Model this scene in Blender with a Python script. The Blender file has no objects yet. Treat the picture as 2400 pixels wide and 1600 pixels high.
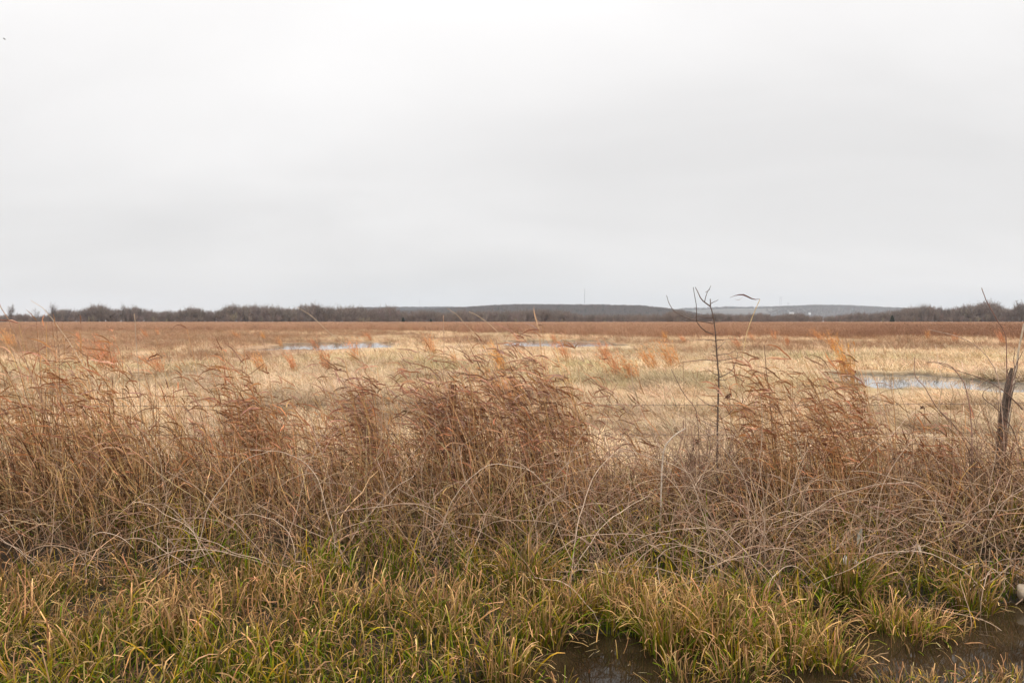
import bpy, math, random
import numpy as np
from mathutils import Vector

rng = np.random.default_rng(7)
random.seed(7)
R = math.radians
scene = bpy.context.scene
COL = scene.collection
EYE = 2.1
F = 1867.0          # focal length in photograph pixels (28 mm lens)
HZ = 752.0          # eye-level row of the photograph


def at(px, py, d):
    """point of the place seen at photograph pixel px,py, d metres ahead"""
    return ((px - 1200) / F * d, d, EYE - (py - HZ) / F * d)


# ------------------------------------------------------------------ camera
cam_d = bpy.data.cameras.new('camera')
cam = bpy.data.objects.new('camera', cam_d)
COL.objects.link(cam)
cam_d.sensor_width = 36
cam_d.lens = 28
cam.location = (0, 0, EYE)
cam.rotation_euler = (R(90 - 1.47), 0, 0)
cam_d.clip_start = 0.05
cam_d.clip_end = 20000
scene.camera = cam

# ------------------------------------------------------------------ sky
SUN_EL, SUN_ROT = R(52), R(180)
world = bpy.data.worlds.new('World')
scene.world = world
world.use_nodes = True
nt = world.node_tree
nt.nodes.clear()
N = nt.nodes.new
L = nt.links.new
out = N('ShaderNodeOutputWorld')
bg = N('ShaderNodeBackground')
bg.inputs['Strength'].default_value = 0.1
sky = N('ShaderNodeTexSky')
sky.sky_type = 'NISHITA'
sky.sun_disc = False
sky.sun_elevation = SUN_EL
sky.sun_rotation = SUN_ROT
tc = N('ShaderNodeTexCoord')
sep = N('ShaderNodeSeparateXYZ')
L(tc.outputs['Generated'], sep.inputs[0])
zc = N('ShaderNodeMath'); zc.operation = 'MAXIMUM'; zc.inputs[1].default_value = 0.0
L(sep.outputs['Z'], zc.inputs[0])
za = N('ShaderNodeMath'); za.operation = 'ADD'; za.inputs[1].default_value = 0.28
L(zc.outputs[0], za.inputs[0])
dv = N('ShaderNodeVectorMath'); dv.operation = 'SCALE'
inv = N('ShaderNodeMath'); inv.operation = 'DIVIDE'; inv.inputs[0].default_value = 1.0
L(za.outputs[0], inv.inputs[1])
L(tc.outputs['Generated'], dv.inputs[0]); L(inv.outputs[0], dv.inputs['Scale'])
mp = N('ShaderNodeMapping')
mp.inputs['Scale'].default_value = (0.55, 0.9, 0.0)
mp.inputs['Rotation'].default_value = (0, 0, R(14))
mp.inputs['Location'].default_value = (1.7, 0.6, 0)
L(dv.outputs[0], mp.inputs['Vector'])
no = N('ShaderNodeTexNoise')
no.inputs['Scale'].default_value = 1.5
no.inputs['Detail'].default_value = 5
no.inputs['Roughness'].default_value = 0.45
no.inputs['Distortion'].default_value = 0.4
L(mp.outputs[0], no.inputs['Vector'])
mr = N('ShaderNodeMapRange')
mr.inputs['From Min'].default_value = 0.30
mr.inputs['From Max'].default_value = 0.70
mr.inputs['To Min'].default_value = 0.90
mr.inputs['To Max'].default_value = 1.055
L(no.outputs[0], mr.inputs['Value'])
# an overcast sky grows brighter towards the zenith
gr = N('ShaderNodeMapRange')
gr.inputs['From Min'].default_value = 0.0
gr.inputs['From Max'].default_value = 1.0
gr.inputs['To Min'].default_value = 7.85
gr.inputs['To Max'].default_value = 21.5
zp = N('ShaderNodeMath'); zp.operation = 'POWER'; zp.inputs[1].default_value = 1.9
L(zc.outputs[0], zp.inputs[0])
L(zp.outputs[0], gr.inputs['Value'])
mu = N('ShaderNodeMath'); mu.operation = 'MULTIPLY'
L(mr.outputs[0], mu.inputs[0]); L(gr.outputs[0], mu.inputs[1])
cc = N('ShaderNodeVectorMath'); cc.operation = 'SCALE'
cc.inputs[0].default_value = (1.0, 0.982, 0.972)
L(mu.outputs[0], cc.inputs['Scale'])
mx = N('ShaderNodeMixRGB')
mx.inputs[0].default_value = 0.965      # cloud cover over the blue
L(sky.outputs[0], mx.inputs[1]); L(cc.outputs[0], mx.inputs[2])
L(mx.outputs[0], bg.inputs['Color'])
L(bg.outputs[0], out.inputs['Surface'])

sd = bpy.data.lights.new('sun', 'SUN')
sd.energy = 1.5
sd.angle = R(30)
sd.color = (1.0, 0.96, 0.9)
sun = bpy.data.objects.new('sun', sd)
COL.objects.link(sun)
sun.rotation_euler = (R(90) - SUN_EL, 0, R(180) - SUN_ROT)

scene.view_settings.view_transform = 'Standard'
scene.view_settings.look = 'None'
scene.view_settings.exposure = 0.10
scene.view_settings.gamma = 1.0
scene.view_settings.use_curve_mapping = False
scene.render.engine = 'CYCLES'
scene.cycles.max_bounces = 6
scene.cycles.diffuse_bounces = 3
scene.cycles.transmission_bounces = 4
scene.cycles.volume_bounces = 1
scene.cycles.use_denoising = True


# ------------------------------------------------------------------ noise
def hash2(ix, iy, seed):
    h = (ix.astype(np.int64) * 374761393 + iy.astype(np.int64) * 668265263 + seed * 2147483647) & 0xFFFFFFFF
    h = ((h ^ (h >> 13)) * 1274126177) & 0xFFFFFFFF
    h = h ^ (h >> 16)
    return (h & 0xFFFFFF) / float(0xFFFFFF)


def vnoise(x, y, seed=0):
    x = np.asarray(x, float); y = np.asarray(y, float)
    ix = np.floor(x); iy = np.floor(y)
    fx = x - ix; fy = y - iy
    fx = fx * fx * (3 - 2 * fx); fy = fy * fy * (3 - 2 * fy)
    a = hash2(ix, iy, seed); b = hash2(ix + 1, iy, seed)
    c = hash2(ix, iy + 1, seed); d = hash2(ix + 1, iy + 1, seed)
    return (a * (1 - fx) + b * fx) * (1 - fy) + (c * (1 - fx) + d * fx) * fy


def fbm(x, y, seed=0, oct=4):
    s = 0; a = 0.5; t = 0
    for o in range(oct):
        s = s + a * vnoise(np.asarray(x) * 2 ** o, np.asarray(y) * 2 ** o, seed + o * 17)
        t += a; a *= 0.5
    return s / t


def sstep(a, b, x):
    t = np.clip((np.asarray(x, float) - a) / (b - a), 0, 1)
    return t * t * (3 - 2 * t)


# ------------------------------------------------------------------ relief
POOLS = [(-15.0, 68.5, 5.4, 9.0), (3.9, 75.0, 5.6, 10.0), (14.1, 28.0, 2.8, 3.9), (17.8, 27.3, 1.0, .6),
         (-3.5, 62.0, 3.0, 0.9), (14.5, 63.0, 2.6, .7)]


def pool(x, y):
    """> 0 inside a pool"""
    x = np.asarray(x, float); y = np.asarray(y, float)
    r = np.full(np.broadcast(x, y).shape, -9.0)
    for cx, cy, a, b in POOLS:
        n = (fbm(x * 0.45 + cx, y * 0.22, 91, 4) - 0.5) * 1.15
        n = n + (fbm(x * 1.3, y * .8, 92, 3) - .5) * .5
        v = 1 - np.sqrt(((x - cx) / a) ** 2 + ((y - cy) / b) ** 2) + n
        r = np.maximum(r, v)
    return r


def near_pool(x, y):
    """1 where low trampled grass borders the near side of a pool"""
    k = np.interp(y, [20, 40, 60, 90], [1.0, 1.5, 3.2, 4.5])
    a = np.maximum(np.maximum(np.maximum(pool(x, y + k * 3), pool(x, y + k * 4)), pool(x, y + k)), np.maximum(pool(x, y + k * 2), pool(x, y)))
    return sstep(-.18, .02, a)


def bank_y(x):
    return np.interp(x, [-9, -1.2, -0.5, 0.0, 0.3, 1.5, 2.2, 3.0, 4.5, 9],
                     [3.7, 3.7, 5.2, 6.1, 6.5, 6.5, 6.85, 7.2, 7.3, 7.5])


def ground_z(x, y):
    x = np.asarray(x, float); y = np.asarray(y, float)
    by = bank_y(x)
    s = y - by + (fbm(x * 1.3, y * 1.3, 5, 3) - 0.5) * 0.5
    ditch = np.where(s > 0, -0.50 + 0.05 * np.minimum(s, 3), -0.50 - 0.12 * np.clip(-s / 0.6, 0, 1))
    rise = sstep(7.5, 8.9, y + (fbm(x * .6, y * .6, 8, 2) - .5) * .5)
    field = (fbm(x * 0.06, y * 0.06, 21, 3) - 0.5) * 0.12 + (fbm(x * 0.7, y * 0.7, 31, 3) - 0.5) * 0.07
    pm = sstep(-0.14, 0.12, pool(x, y))
    field = field * (1 - pm) - 0.17 * pm
    field = field + .05 * sstep(12, 20, y) * (1 - pm)
    field = field * sstep(8.5, 10, y) * (1 - sstep(120, 200, y))
    z = ditch * (1 - rise) + field * rise
    # road embankment under the camera
    emb = sstep(4.2, 1.6, y)
    z = z * (1 - emb) + 0.5 * emb
    z = np.where(y < 1.6, 0.5, z)
    return z


# ------------------------------------------------------------------ materials
def new_mat(name):
    m = bpy.data.materials.new(name)
    m.use_nodes = True
    m.node_tree.nodes.clear()
    return m, m.node_tree.nodes.new, m.node_tree.links.new


def veg_material(name, instanced=False, transl=0.14, rough=0.7, spec=0.08):
    m, N, L = new_mat(name)
    o = N('ShaderNodeOutputMaterial')
    a = N('ShaderNodeAttribute'); a.attribute_name = 'col'
    col = a.outputs['Color']
    if instanced:
        b = N('ShaderNodeAttribute'); b.attribute_name = 'tint'; b.attribute_type = 'INSTANCER'
        mm = N('ShaderNodeMixRGB'); mm.blend_type = 'MULTIPLY'; mm.inputs[0].default_value = 1
        L(col, mm.inputs[1]); L(b.outputs['Color'], mm.inputs[2])
        col = mm.outputs[0]
    # fine blotches along stems and blades
    tcn = N('ShaderNodeTexCoord')
    nz = N('ShaderNodeTexNoise'); nz.inputs['Scale'].default_value = 22; nz.inputs['Detail'].default_value = 2
    L(tcn.outputs['Object'], nz.inputs['Vector'])
    mrn = N('ShaderNodeMapRange'); mrn.inputs['From Min'].default_value = .3; mrn.inputs['From Max'].default_value = .7
    mrn.inputs['To Min'].default_value = .72; mrn.inputs['To Max'].default_value = 1.2
    L(nz.outputs[0], mrn.inputs['Value'])
    vs = N('ShaderNodeVectorMath'); vs.operation = 'SCALE'
    L(col, vs.inputs[0]); L(mrn.outputs[0], vs.inputs['Scale'])
    p = N('ShaderNodeBsdfPrincipled')
    p.inputs['Roughness'].default_value = rough
    p.inputs['Specular IOR Level'].default_value = spec
    L(vs.outputs[0], p.inputs['Base Color'])
    if transl > 0:
        t = N('ShaderNodeBsdfTranslucent'); L(vs.outputs[0], t.inputs['Color'])
        x = N('ShaderNodeMixShader'); x.inputs[0].default_value = transl
        L(p.outputs[0], x.inputs[1]); L(t.outputs[0], x.inputs[2])
        L(x.outputs[0], o.inputs['Surface'])
    else:
        L(p.outputs[0], o.inputs['Surface'])
    return m


VEG = veg_material('grass_blade')
VEGI = veg_material('grass_tuft', True)
BARK = veg_material('bark', False, 0, 0.75, 0.12)
BARKI = veg_material('far_tree_bark', True, 0, 0.8, 0.1)


def simple_mat(name, c1, c2=None, scale=8, rough=0.7, metal=0.0, bump=0.0, stretch=(1, 1, 1)):
    m, N, L = new_mat(name)
    o = N('ShaderNodeOutputMaterial'); p = N('ShaderNodeBsdfPrincipled')
    p.inputs['Roughness'].default_value = rough; p.inputs['Metallic'].default_value = metal
    tcn = N('ShaderNodeTexCoord'); mpn = N('ShaderNodeMapping'); mpn.inputs['Scale'].default_value = stretch
    nz = N('ShaderNodeTexNoise'); nz.inputs['Scale'].default_value = scale; nz.inputs['Detail'].default_value = 6
    L(tcn.outputs['Object'], mpn.inputs[0]); L(mpn.outputs[0], nz.inputs['Vector'])
    cr = N('ShaderNodeValToRGB')
    cr.color_ramp.elements[0].position = .35; cr.color_ramp.elements[1].position = .65
    cr.color_ramp.elements[0].color = (*c1, 1); cr.color_ramp.elements[1].color = (*(c2 or c1), 1)
    L(nz.outputs[0], cr.inputs[0]); L(cr.outputs[0], p.inputs['Base Color'])
    if bump:
        b = N('ShaderNodeBump'); b.inputs['Strength'].default_value = bump; b.inputs['Distance'].default_value = .01
        L(nz.outputs[0], b.inputs['Height']); L(b.outputs[0], p.inputs['Normal'])
    L(p.outputs[0], o.inputs['Surface'])
    return m


RUST = simple_mat('rusted_steel', (.09, .035, .02), (.22, .09, .045), 30, .8, .2, .3)
WIRE = simple_mat('old_fence_wire', (.16, .11, .08), (.30, .23, .18), 60, .6, .6)
WOOD = simple_mat('weathered_wood', (.065, .045, .035), (.21, .15, .115), 25, .85, 0, 1.0, (6, 6, 1))
ROCK = simple_mat('pale_rock', (.36, .28, .20), (.56, .46, .35), 18, .8, 0, .6)
FOAM = simple_mat('white_scrap', (.65, .63, .6), (.85, .84, .82), 30, .6)
WHITEWALL = simple_mat('white_wall', (.75, .75, .74), (.8, .8, .79), 1, .8)
GREYROOF = simple_mat('grey_roof', (.30, .30, .31), (.36, .36, .36), 1, .8)
STEEL = simple_mat('mast_steel', (.28, .28, .30), (.34, .34, .36), 1, .6, .3)
BIRD = simple_mat('bird_feather', (.06, .055, .05), (.1, .09, .08), 40, .8)


def water_material(name, base, bumpscale, bumpdist):
    m, N, L = new_mat(name)
    o = N('ShaderNodeOutputMaterial'); p = N('ShaderNodeBsdfPrincipled')
    p.inputs['Roughness'].default_value = 0.03
    p.inputs['IOR'].default_value = 1.33
    tcn = N('ShaderNodeTexCoord')
    nz = N('ShaderNodeTexNoise'); nz.inputs['Scale'].default_value = 2.5; nz.inputs['Detail'].default_value = 5
    L(tcn.outputs['Object'], nz.inputs['Vector'])
    cr = N('ShaderNodeValToRGB')
    cr.color_ramp.elements[0].color = (base[0] * .6, base[1] * .6, base[2] * .6, 1)
    cr.color_ramp.elements[1].color = (base[0] * 1.4, base[1] * 1.4, base[2] * 1.4, 1)
    cr.color_ramp.elements[0].position = .35; cr.color_ramp.elements[1].position = .65
    L(nz.outputs[0], cr.inputs[0]); L(cr.outputs[0], p.inputs['Base Color'])
    n2 = N('ShaderNodeTexNoise'); n2.inputs['Scale'].default_value = bumpscale; n2.inputs['Detail'].default_value = 2
    L(tcn.outputs['Object'], n2.inputs['Vector'])
    b = N('ShaderNodeBump'); b.inputs['Strength'].default_value = 1; b.inputs['Distance'].default_value = bumpdist
    L(n2.outputs[0], b.inputs['Height']); L(b.outputs[0], p.inputs['Normal'])
    L(p.outputs[0], o.inputs['Surface'])
    return m


# ------------------------------------------------------------------ mesh helpers
def mesh_np(name, verts, quads, cols=None, mat=None, smooth=True):
    me = bpy.data.meshes.new(name)
    verts = np.ascontiguousarray(verts, dtype=np.float32)
    quads = np.ascontiguousarray(quads, dtype=np.int32)
    nq = len(quads); k = quads.shape[1]
    me.vertices.add(len(verts)); me.vertices.foreach_set('co', verts.ravel())
    me.loops.add(nq * k); me.loops.foreach_set('vertex_index', quads.ravel())
    me.polygons.add(nq)
    me.polygons.foreach_set('loop_start', np.arange(nq, dtype=np.int32) * k)
    me.polygons.foreach_set('loop_total', np.full(nq, k, dtype=np.int32))
    if smooth:
        me.polygons.foreach_set('use_smooth', np.ones(nq, dtype=bool))
    me.update(calc_edges=True)
    if cols is not None:
        a = me.attributes.new('col', 'FLOAT_COLOR', 'POINT')
        c = np.ones((len(verts), 4), dtype=np.float32); c[:, :3] = cols
        a.data.foreach_set('color', c.ravel())
    if mat: me.materials.append(mat)
    return me


def link(name, me, parent=None, loc=None, label=None, cat=None, group=None, kind=None):
    o = bpy.data.objects.new(name, me)
    COL.objects.link(o)
    if parent is not None: o.parent = parent
    if loc is not None: o.location = loc
    if label: o['label'] = label
    if cat: o['category'] = cat
    if group: o['group'] = group
    if kind: o['kind'] = kind
    return o


def norm(v):
    return v / np.maximum(np.linalg.norm(v, axis=-1, keepdims=True), 1e-9)


def ribbons(P, W, C, side=None, g=rng):
    """strips along the paths P (n,k,3), width W (n,k), colour C (n,k,3)"""
    n, k, _ = P.shape
    T = norm(np.gradient(P, axis=1))
    if side is None:
        a = g.uniform(0, 2 * np.pi, n)
        side = np.stack([np.cos(a), np.sin(a), np.zeros(n)], -1)
    S = np.broadcast_to(side[:, None, :], P.shape)
    S = norm(S - (S * T).sum(-1, keepdims=True) * T)
    V = np.empty((n, k, 2, 3)); h = W[..., None] * 0.5
    V[:, :, 0] = P - S * h; V[:, :, 1] = P + S * h
    idx = np.arange(n * k * 2).reshape(n, k, 2)
    Q = np.stack([idx[:, :-1, 0], idx[:, :-1, 1], idx[:, 1:, 1], idx[:, 1:, 0]], -1).reshape(-1, 4)
    CC = np.repeat(C[:, :, None, :], 2, 2).reshape(-1, 3)
    return V.reshape(-1, 3), Q, CC


def tubes(P, Rr, C, sides=3):
    n, k, _ = P.shape
    T = norm(np.gradient(P, axis=1))
    ref = np.zeros_like(P); ref[..., 1] = 1; ref[..., 0] = .13
    A = norm(np.cross(T, ref)); B = np.cross(T, A)
    V = np.empty((n, k, sides, 3))
    for i in range(sides):
        a = 2 * np.pi * i / sides
        V[:, :, i] = P + (A * math.cos(a) + B * math.sin(a)) * Rr[..., None]
    idx = np.arange(n * k * sides).reshape(n, k, sides)
    qs = []
    for i in range(sides):
        j = (i + 1) % sides
        qs.append(np.stack([idx[:, :-1, i], idx[:, :-1, j], idx[:, 1:, j], idx[:, 1:, i]], -1).reshape(-1, 4))
    CC = np.repeat(C[:, :, None, :], sides, 2).reshape(-1, 3)
    return V.reshape(-1, 3), np.concatenate(qs), CC


def join(chunks):
    vs, qs, cs = [], [], []; o = 0
    for v, q, c in chunks:
        vs.append(v); qs.append(q + o); cs.append(c); o += len(v)
    return np.concatenate(vs), np.concatenate(qs), np.concatenate(cs)


def arcs(base, Ln, az, th0, bend, K, p=1.3, wob=0.0, kink=0.0, g=rng):
    n = len(base)
    s = (np.arange(K - 1) + .5) / (K - 1)
    th = th0[:, None] + bend[:, None] * s[None] ** p
    aa = np.repeat(az[:, None], K - 1, 1)
    if wob:
        th = th + np.cumsum(g.normal(0, wob, (n, K - 1)), 1)
        aa = aa + np.cumsum(g.normal(0, wob * 1.5, (n, K - 1)), 1)
    if kink:
        kk = (g.random((n, K - 1)) < 1.2 / K) * g.normal(0, kink, (n, K - 1))
        th = th + np.cumsum(kk, 1)
    D = np.stack([np.sin(th) * np.cos(aa), np.sin(th) * np.sin(aa), np.cos(th)], -1)
    P = np.zeros((n, K, 3))
    P[:, 1:] = np.cumsum(D * (Ln / (K - 1))[:, None, None], 1)
    return P + base[:, None, :]


def mixc(a, b, t):
    a = np.asarray(a, float); b = np.asarray(b, float)
    t = np.asarray(t)[..., None]
    return a * (1 - t) + b * t


def jitter(C, g, amt=0.2):
    """each blade its own tone"""
    n = C.shape[0]
    j = 1 + g.normal(0, amt, (n, 1, 1))
    hue = 1 + g.normal(0, amt * .25, (n, 1, 3))
    return np.clip(C * np.clip(j, .45, 1.7) * hue, 0.004, .9)


def grid_mesh(xs, ys, zf):
    X, Y = np.meshgrid(xs, ys)
    Z = zf(X, Y)
    V = np.stack([X, Y, Z], -1).reshape(-1, 3)
    nx, ny = len(xs), len(ys)
    i = np.arange(nx * ny).reshape(ny, nx)
    Q = np.stack([i[:-1, :-1], i[:-1, 1:], i[1:, 1:], i[1:, :-1]], -1).reshape(-1, 4)
    return V, Q


def geo_steps(a, b, r):
    out = [a]
    while out[-1] < b: out.append(out[-1] + max(out[-1] * r, 1e-3))
    out[-1] = b
    return np.array(out)


# ------------------------------------------------------------------ ground
STRAW = np.array((.78, .58, .375))
GREEN = np.array((.42, .38, .15))
RUSTC = np.array((.44, .24, .135))
REDB = np.array((.38, .225, .14))


def greenness(x, y):
    d = np.maximum(y, 1.)
    px = 1200 + x / d * F
    g = .5 * sstep(.55, .70, fbm(x * .12, y * .12, 44, 4))
    g = g * sstep(17, 28, y) * sstep(62, 46, y)
    g = g + .8 * np.exp(-((px - 1390) / 90) ** 2 - ((y - 35) / 4.5) ** 2)
    g = g + .5 * np.exp(-((px - 1020) / 140) ** 2 - ((y - 37) / 4) ** 2)
    g = g + .3 * sstep(1700, 1900, px) * np.exp(-((y - 43) / 5) ** 2)
    return np.clip(g, 0, 1) * .55


def red_start(px):
    """distance where the tall red-brown grass begins"""
    return np.interp(px, [-400, 0, 500, 900, 1150, 1350, 1600, 2000, 2400, 2800],
                     [150, 150, 165, 160, 125, 108, 100, 96, 96, 96])


def redness(x, y):
    px = 1200 + x / np.maximum(y, 1.) * F
    rs = red_start(px) * (1 + .18 * (fbm(px * .02, y * 0, 9, 3) - .5))
    return sstep(-14, 16, y - rs + 14 * (fbm(x * .15, y * .1, 12, 3) - .5))


def rusty(x, y):
    px = 1200 + x / np.maximum(y, 1.) * F
    n = fbm(x * .13, y * .08, 77, 4)
    base = np.interp(px, [0, 700, 1000, 1700, 1800, 2400], [.75, .62, .42, .40, .62, .62])
    lo = np.interp(px, [0, 500, 700, 1000, 1600, 2400], [41, 38, 44, 46, 50, 55])
    z = sstep(-3, 6, y - lo)
    return z * sstep(1 - base - .1, 1 - base + .13, n)


xs_pos = np.concatenate([np.arange(0, 7, .12), geo_steps(7, 60, .016), geo_steps(60.5, 6500, .16)])
xs = np.concatenate([-xs_pos[:0:-1], xs_pos])
ys = np.concatenate([-geo_steps(5, 6500, .35)[::-1], np.arange(-4, 4, .5), np.arange(4, 10, .1),
                     geo_steps(10, 120, .011), geo_steps(121, 6500, .09)])
V, Q = grid_mesh(xs, ys, ground_z)
gx, gy = V[:, 0], V[:, 1]
gc = np.tile(np.array((.50, .36, .215)), (len(V), 1))
n1 = fbm(gx * .5, gy * .5, 3, 4)
gc *= (.75 + .5 * n1)[:, None]
gr_ = greenness(gx, gy)[:, None]; gc = gc * (1 - gr_) + np.array((.16, .17, .06)) * gr_
ru_ = (rusty(gx, gy) * .6)[:, None]; gc = gc * (1 - ru_) + RUSTC * .75 * ru_
re_ = redness(gx, gy)[:, None]; gc = gc * (1 - re_) + REDB * re_
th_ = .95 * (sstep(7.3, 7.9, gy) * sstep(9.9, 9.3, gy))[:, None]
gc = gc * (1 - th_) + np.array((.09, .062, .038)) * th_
mud = (sstep(-.02, -.3, V[:, 2]) * (gy < 10))[:, None]
gc = gc * (1 - mud) + np.array((.035, .027, .018)) * mud
wet = sstep(-.22, 0.0, pool(gx, gy))[:, None] * (gy > 12)[:, None]
gc = gc * (1 - wet) + np.array((.11, .085, .055)) * wet
GRD, N_, L_ = new_mat('field_soil')
o_ = N_('ShaderNodeOutputMaterial'); p_ = N_('ShaderNodeBsdfPrincipled'); p_.inputs['Roughness'].default_value = .9
p_.inputs['Specular IOR Level'].default_value = .2
a_ = N_('ShaderNodeAttribute'); a_.attribute_name = 'col'
t_ = N_('ShaderNodeTexCoord')
z_ = N_('ShaderNodeTexNoise'); z_.inputs['Scale'].default_value = 9; z_.inputs['Detail'].default_value = 9; z_.inputs['Roughness'].default_value = .7
L_(t_.outputs['Object'], z_.inputs['Vector'])
m_ = N_('ShaderNodeMapRange'); m_.inputs['From Min'].default_value = .3; m_.inputs['From Max'].default_value = .7
m_.inputs['To Min'].default_value = .55; m_.inputs['To Max'].default_value = 1.4
L_(z_.outputs[0], m_.inputs['Value'])
v_ = N_('ShaderNodeVectorMath'); v_.operation = 'SCALE'
L_(a_.outputs['Color'], v_.inputs[0]); L_(m_.outputs[0], v_.inputs['Scale']); L_(v_.outputs[0], p_.inputs['Base Color'])
b_ = N_('ShaderNodeBump'); b_.inputs['Distance'].default_value = .03; L_(z_.outputs[0], b_.inputs['Height']); L_(b_.outputs[0], p_.inputs['Normal'])
L_(p_.outputs[0], o_.inputs['Surface'])
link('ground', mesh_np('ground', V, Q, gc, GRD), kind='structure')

# road behind the photographer, on the embankment
RV, RQ = grid_mesh(np.linspace(-400, 400, 41), np.linspace(-7.2, -.9, 4), lambda x, y: x * 0 + .506)
ASPH = simple_mat('asphalt', (.045, .045, .047), (.06, .06, .06), 40, .85, 0, .3)
link('road', mesh_np('road', RV, RQ, None, ASPH), kind='structure')

# water
DW = water_material('ditch_water', (.026, .0175, .0085), 3.5, .0014)
PW = water_material('pool_water', (.20, .19, .175), 3.0, .0006)
V, Q = grid_mesh(np.linspace(-14, 14, 57), np.linspace(3.0, 8.6, 12), lambda x, y: x * 0 - .5)
link('ditch_water', mesh_np('ditch_water', V, Q, None, DW), kind='structure')
V, Q = grid_mesh(np.linspace(-30, 30, 61), np.linspace(20, 84, 65), lambda x, y: x * 0 - .035)
link('field_water', mesh_np('field_water', V, Q, None, PW), kind='structure')


# ------------------------------------------------------------------ scatter by geometry nodes
def scatter(name, pts, rotz, scl, idx, tint, sources, label=None, kind='stuff', tilt=None, cat=None):
    n = len(pts)
    me = bpy.data.meshes.new(name)
    me.vertices.add(n); me.vertices.foreach_set('co', np.asarray(pts, np.float32).ravel())
    rot = np.zeros((n, 3), np.float32); rot[:, 2] = rotz
    if tilt is not None: rot[:, :2] = tilt
    a = me.attributes.new('rot', 'FLOAT_VECTOR', 'POINT'); a.data.foreach_set('vector', rot.ravel())
    a = me.attributes.new('scl', 'FLOAT_VECTOR', 'POINT'); a.data.foreach_set('vector', np.asarray(scl, np.float32).ravel())
    a = me.attributes.new('idx', 'INT', 'POINT'); a.data.foreach_set('value', np.asarray(idx, np.int32))
    a = me.attributes.new('tint', 'FLOAT_COLOR', 'POINT')
    c = np.ones((n, 4), np.float32); c[:, :3] = tint; a.data.foreach_set('color', c.ravel())
    o = link(name, me, label=label, kind=kind, cat=cat)
    coll = bpy.data.collections.new(name + '_sources')
    for i, s in enumerate(sources):
        so = bpy.data.objects.new('%s_source_%02d' % (name, i), s)
        coll.objects.link(so)
    ng = bpy.data.node_groups.new(name + '_nodes', 'GeometryNodeTree')
    ng.interface.new_socket('Geometry', in_out='INPUT', socket_type='NodeSocketGeometry')
    ng.interface.new_socket('Geometry', in_out='OUTPUT', socket_type='NodeSocketGeometry')
    gi = ng.nodes.new('NodeGroupInput'); go = ng.nodes.new('NodeGroupOutput')
    ip = ng.nodes.new('GeometryNodeInstanceOnPoints'); ip.inputs['Pick Instance'].default_value = True
    ci = ng.nodes.new('GeometryNodeCollectionInfo'); ci.inputs['Collection'].default_value = coll
    ci.inputs['Separate Children'].default_value = True; ci.inputs['Reset Children'].default_value = True

    def na(nm, dt):
        x = ng.nodes.new('GeometryNodeInputNamedAttribute'); x.data_type = dt; x.inputs['Name'].default_value = nm
        return x.outputs['Attribute']
    ng.links.new(gi.outputs[0], ip.inputs['Points'])
    ng.links.new(ci.outputs[0], ip.inputs['Instance'])
    ng.links.new(na('idx', 'INT'), ip.inputs['Instance Index'])
    ng.links.new(na('rot', 'FLOAT_VECTOR'), ip.inputs['Rotation'])
    ng.links.new(na('scl', 'FLOAT_VECTOR'), ip.inputs['Scale'])
    ng.links.new(ip.outputs[0], go.inputs[0])
    md = o.modifiers.new('scatter', 'NODES'); md.node_group = ng
    return o


# tuft shapes ----------------------------------------------------------
def tuft_straw(seed, n=60, rad=.22, h=.17):
    g = np.random.default_rng(seed)
    r = rad * np.sqrt(g.random(n)); a = g.uniform(0, 6.28, n)
    base = np.stack([r * np.cos(a), r * np.sin(a), np.full(n, -.02)], -1)
    P = arcs(base, h * g.uniform(.6, 1.7, n), g.normal(2.9, 1.3, n), g.uniform(.15, 1.0, n), g.uniform(.4, 1.5, n), 4, g=g)
    W = np.repeat((g.uniform(.004, .009, n))[:, None], 4, 1) * np.array([1, 1, .8, .25])
    C = np.tile(np.array((1.05, 1.03, 1.0)), (n, 4, 1)) * np.array([.75, .9, 1, 1.08])[None, :, None]
    return mesh_np('straw_tuft', *ribbons(P, W, jitter(C, g, .22), g=g)[:2], ribbons(P, W, C, g=g)[2], VEGI)


def make_tuft(nm, P, W, C, g, mat=None):
    v, q, c = ribbons(P, W, C, g=g)
    return mesh_np(nm, v, q, c, mat or VEGI)


def tuft_a(seed, n=60, rad=.22, h=.17, w=.006, lean=(.15, 1.1), bend=(.4, 1.5)):
    g = np.random.default_rng(seed)
    r = rad * np.sqrt(g.random(n)); a = g.uniform(0, 6.28, n)
    base = np.stack([r * np.cos(a), r * np.sin(a), np.full(n, -.02)], -1)
    P = arcs(base, h * g.uniform(.6, 1.7, n), g.normal(2.9, 1.4, n), g.uniform(*lean, n), g.uniform(*bend, n), 4, g=g)
    W = (w * g.uniform(.7, 1.4, n))[:, None] * np.array([1, 1, .8, .25])
    C = np.ones((n, 4, 3)) * np.array([.85, .95, 1, 1.05])[None, :, None]
    return make_tuft('tuft', P, W, jitter(C, g, .2), g)


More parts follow.
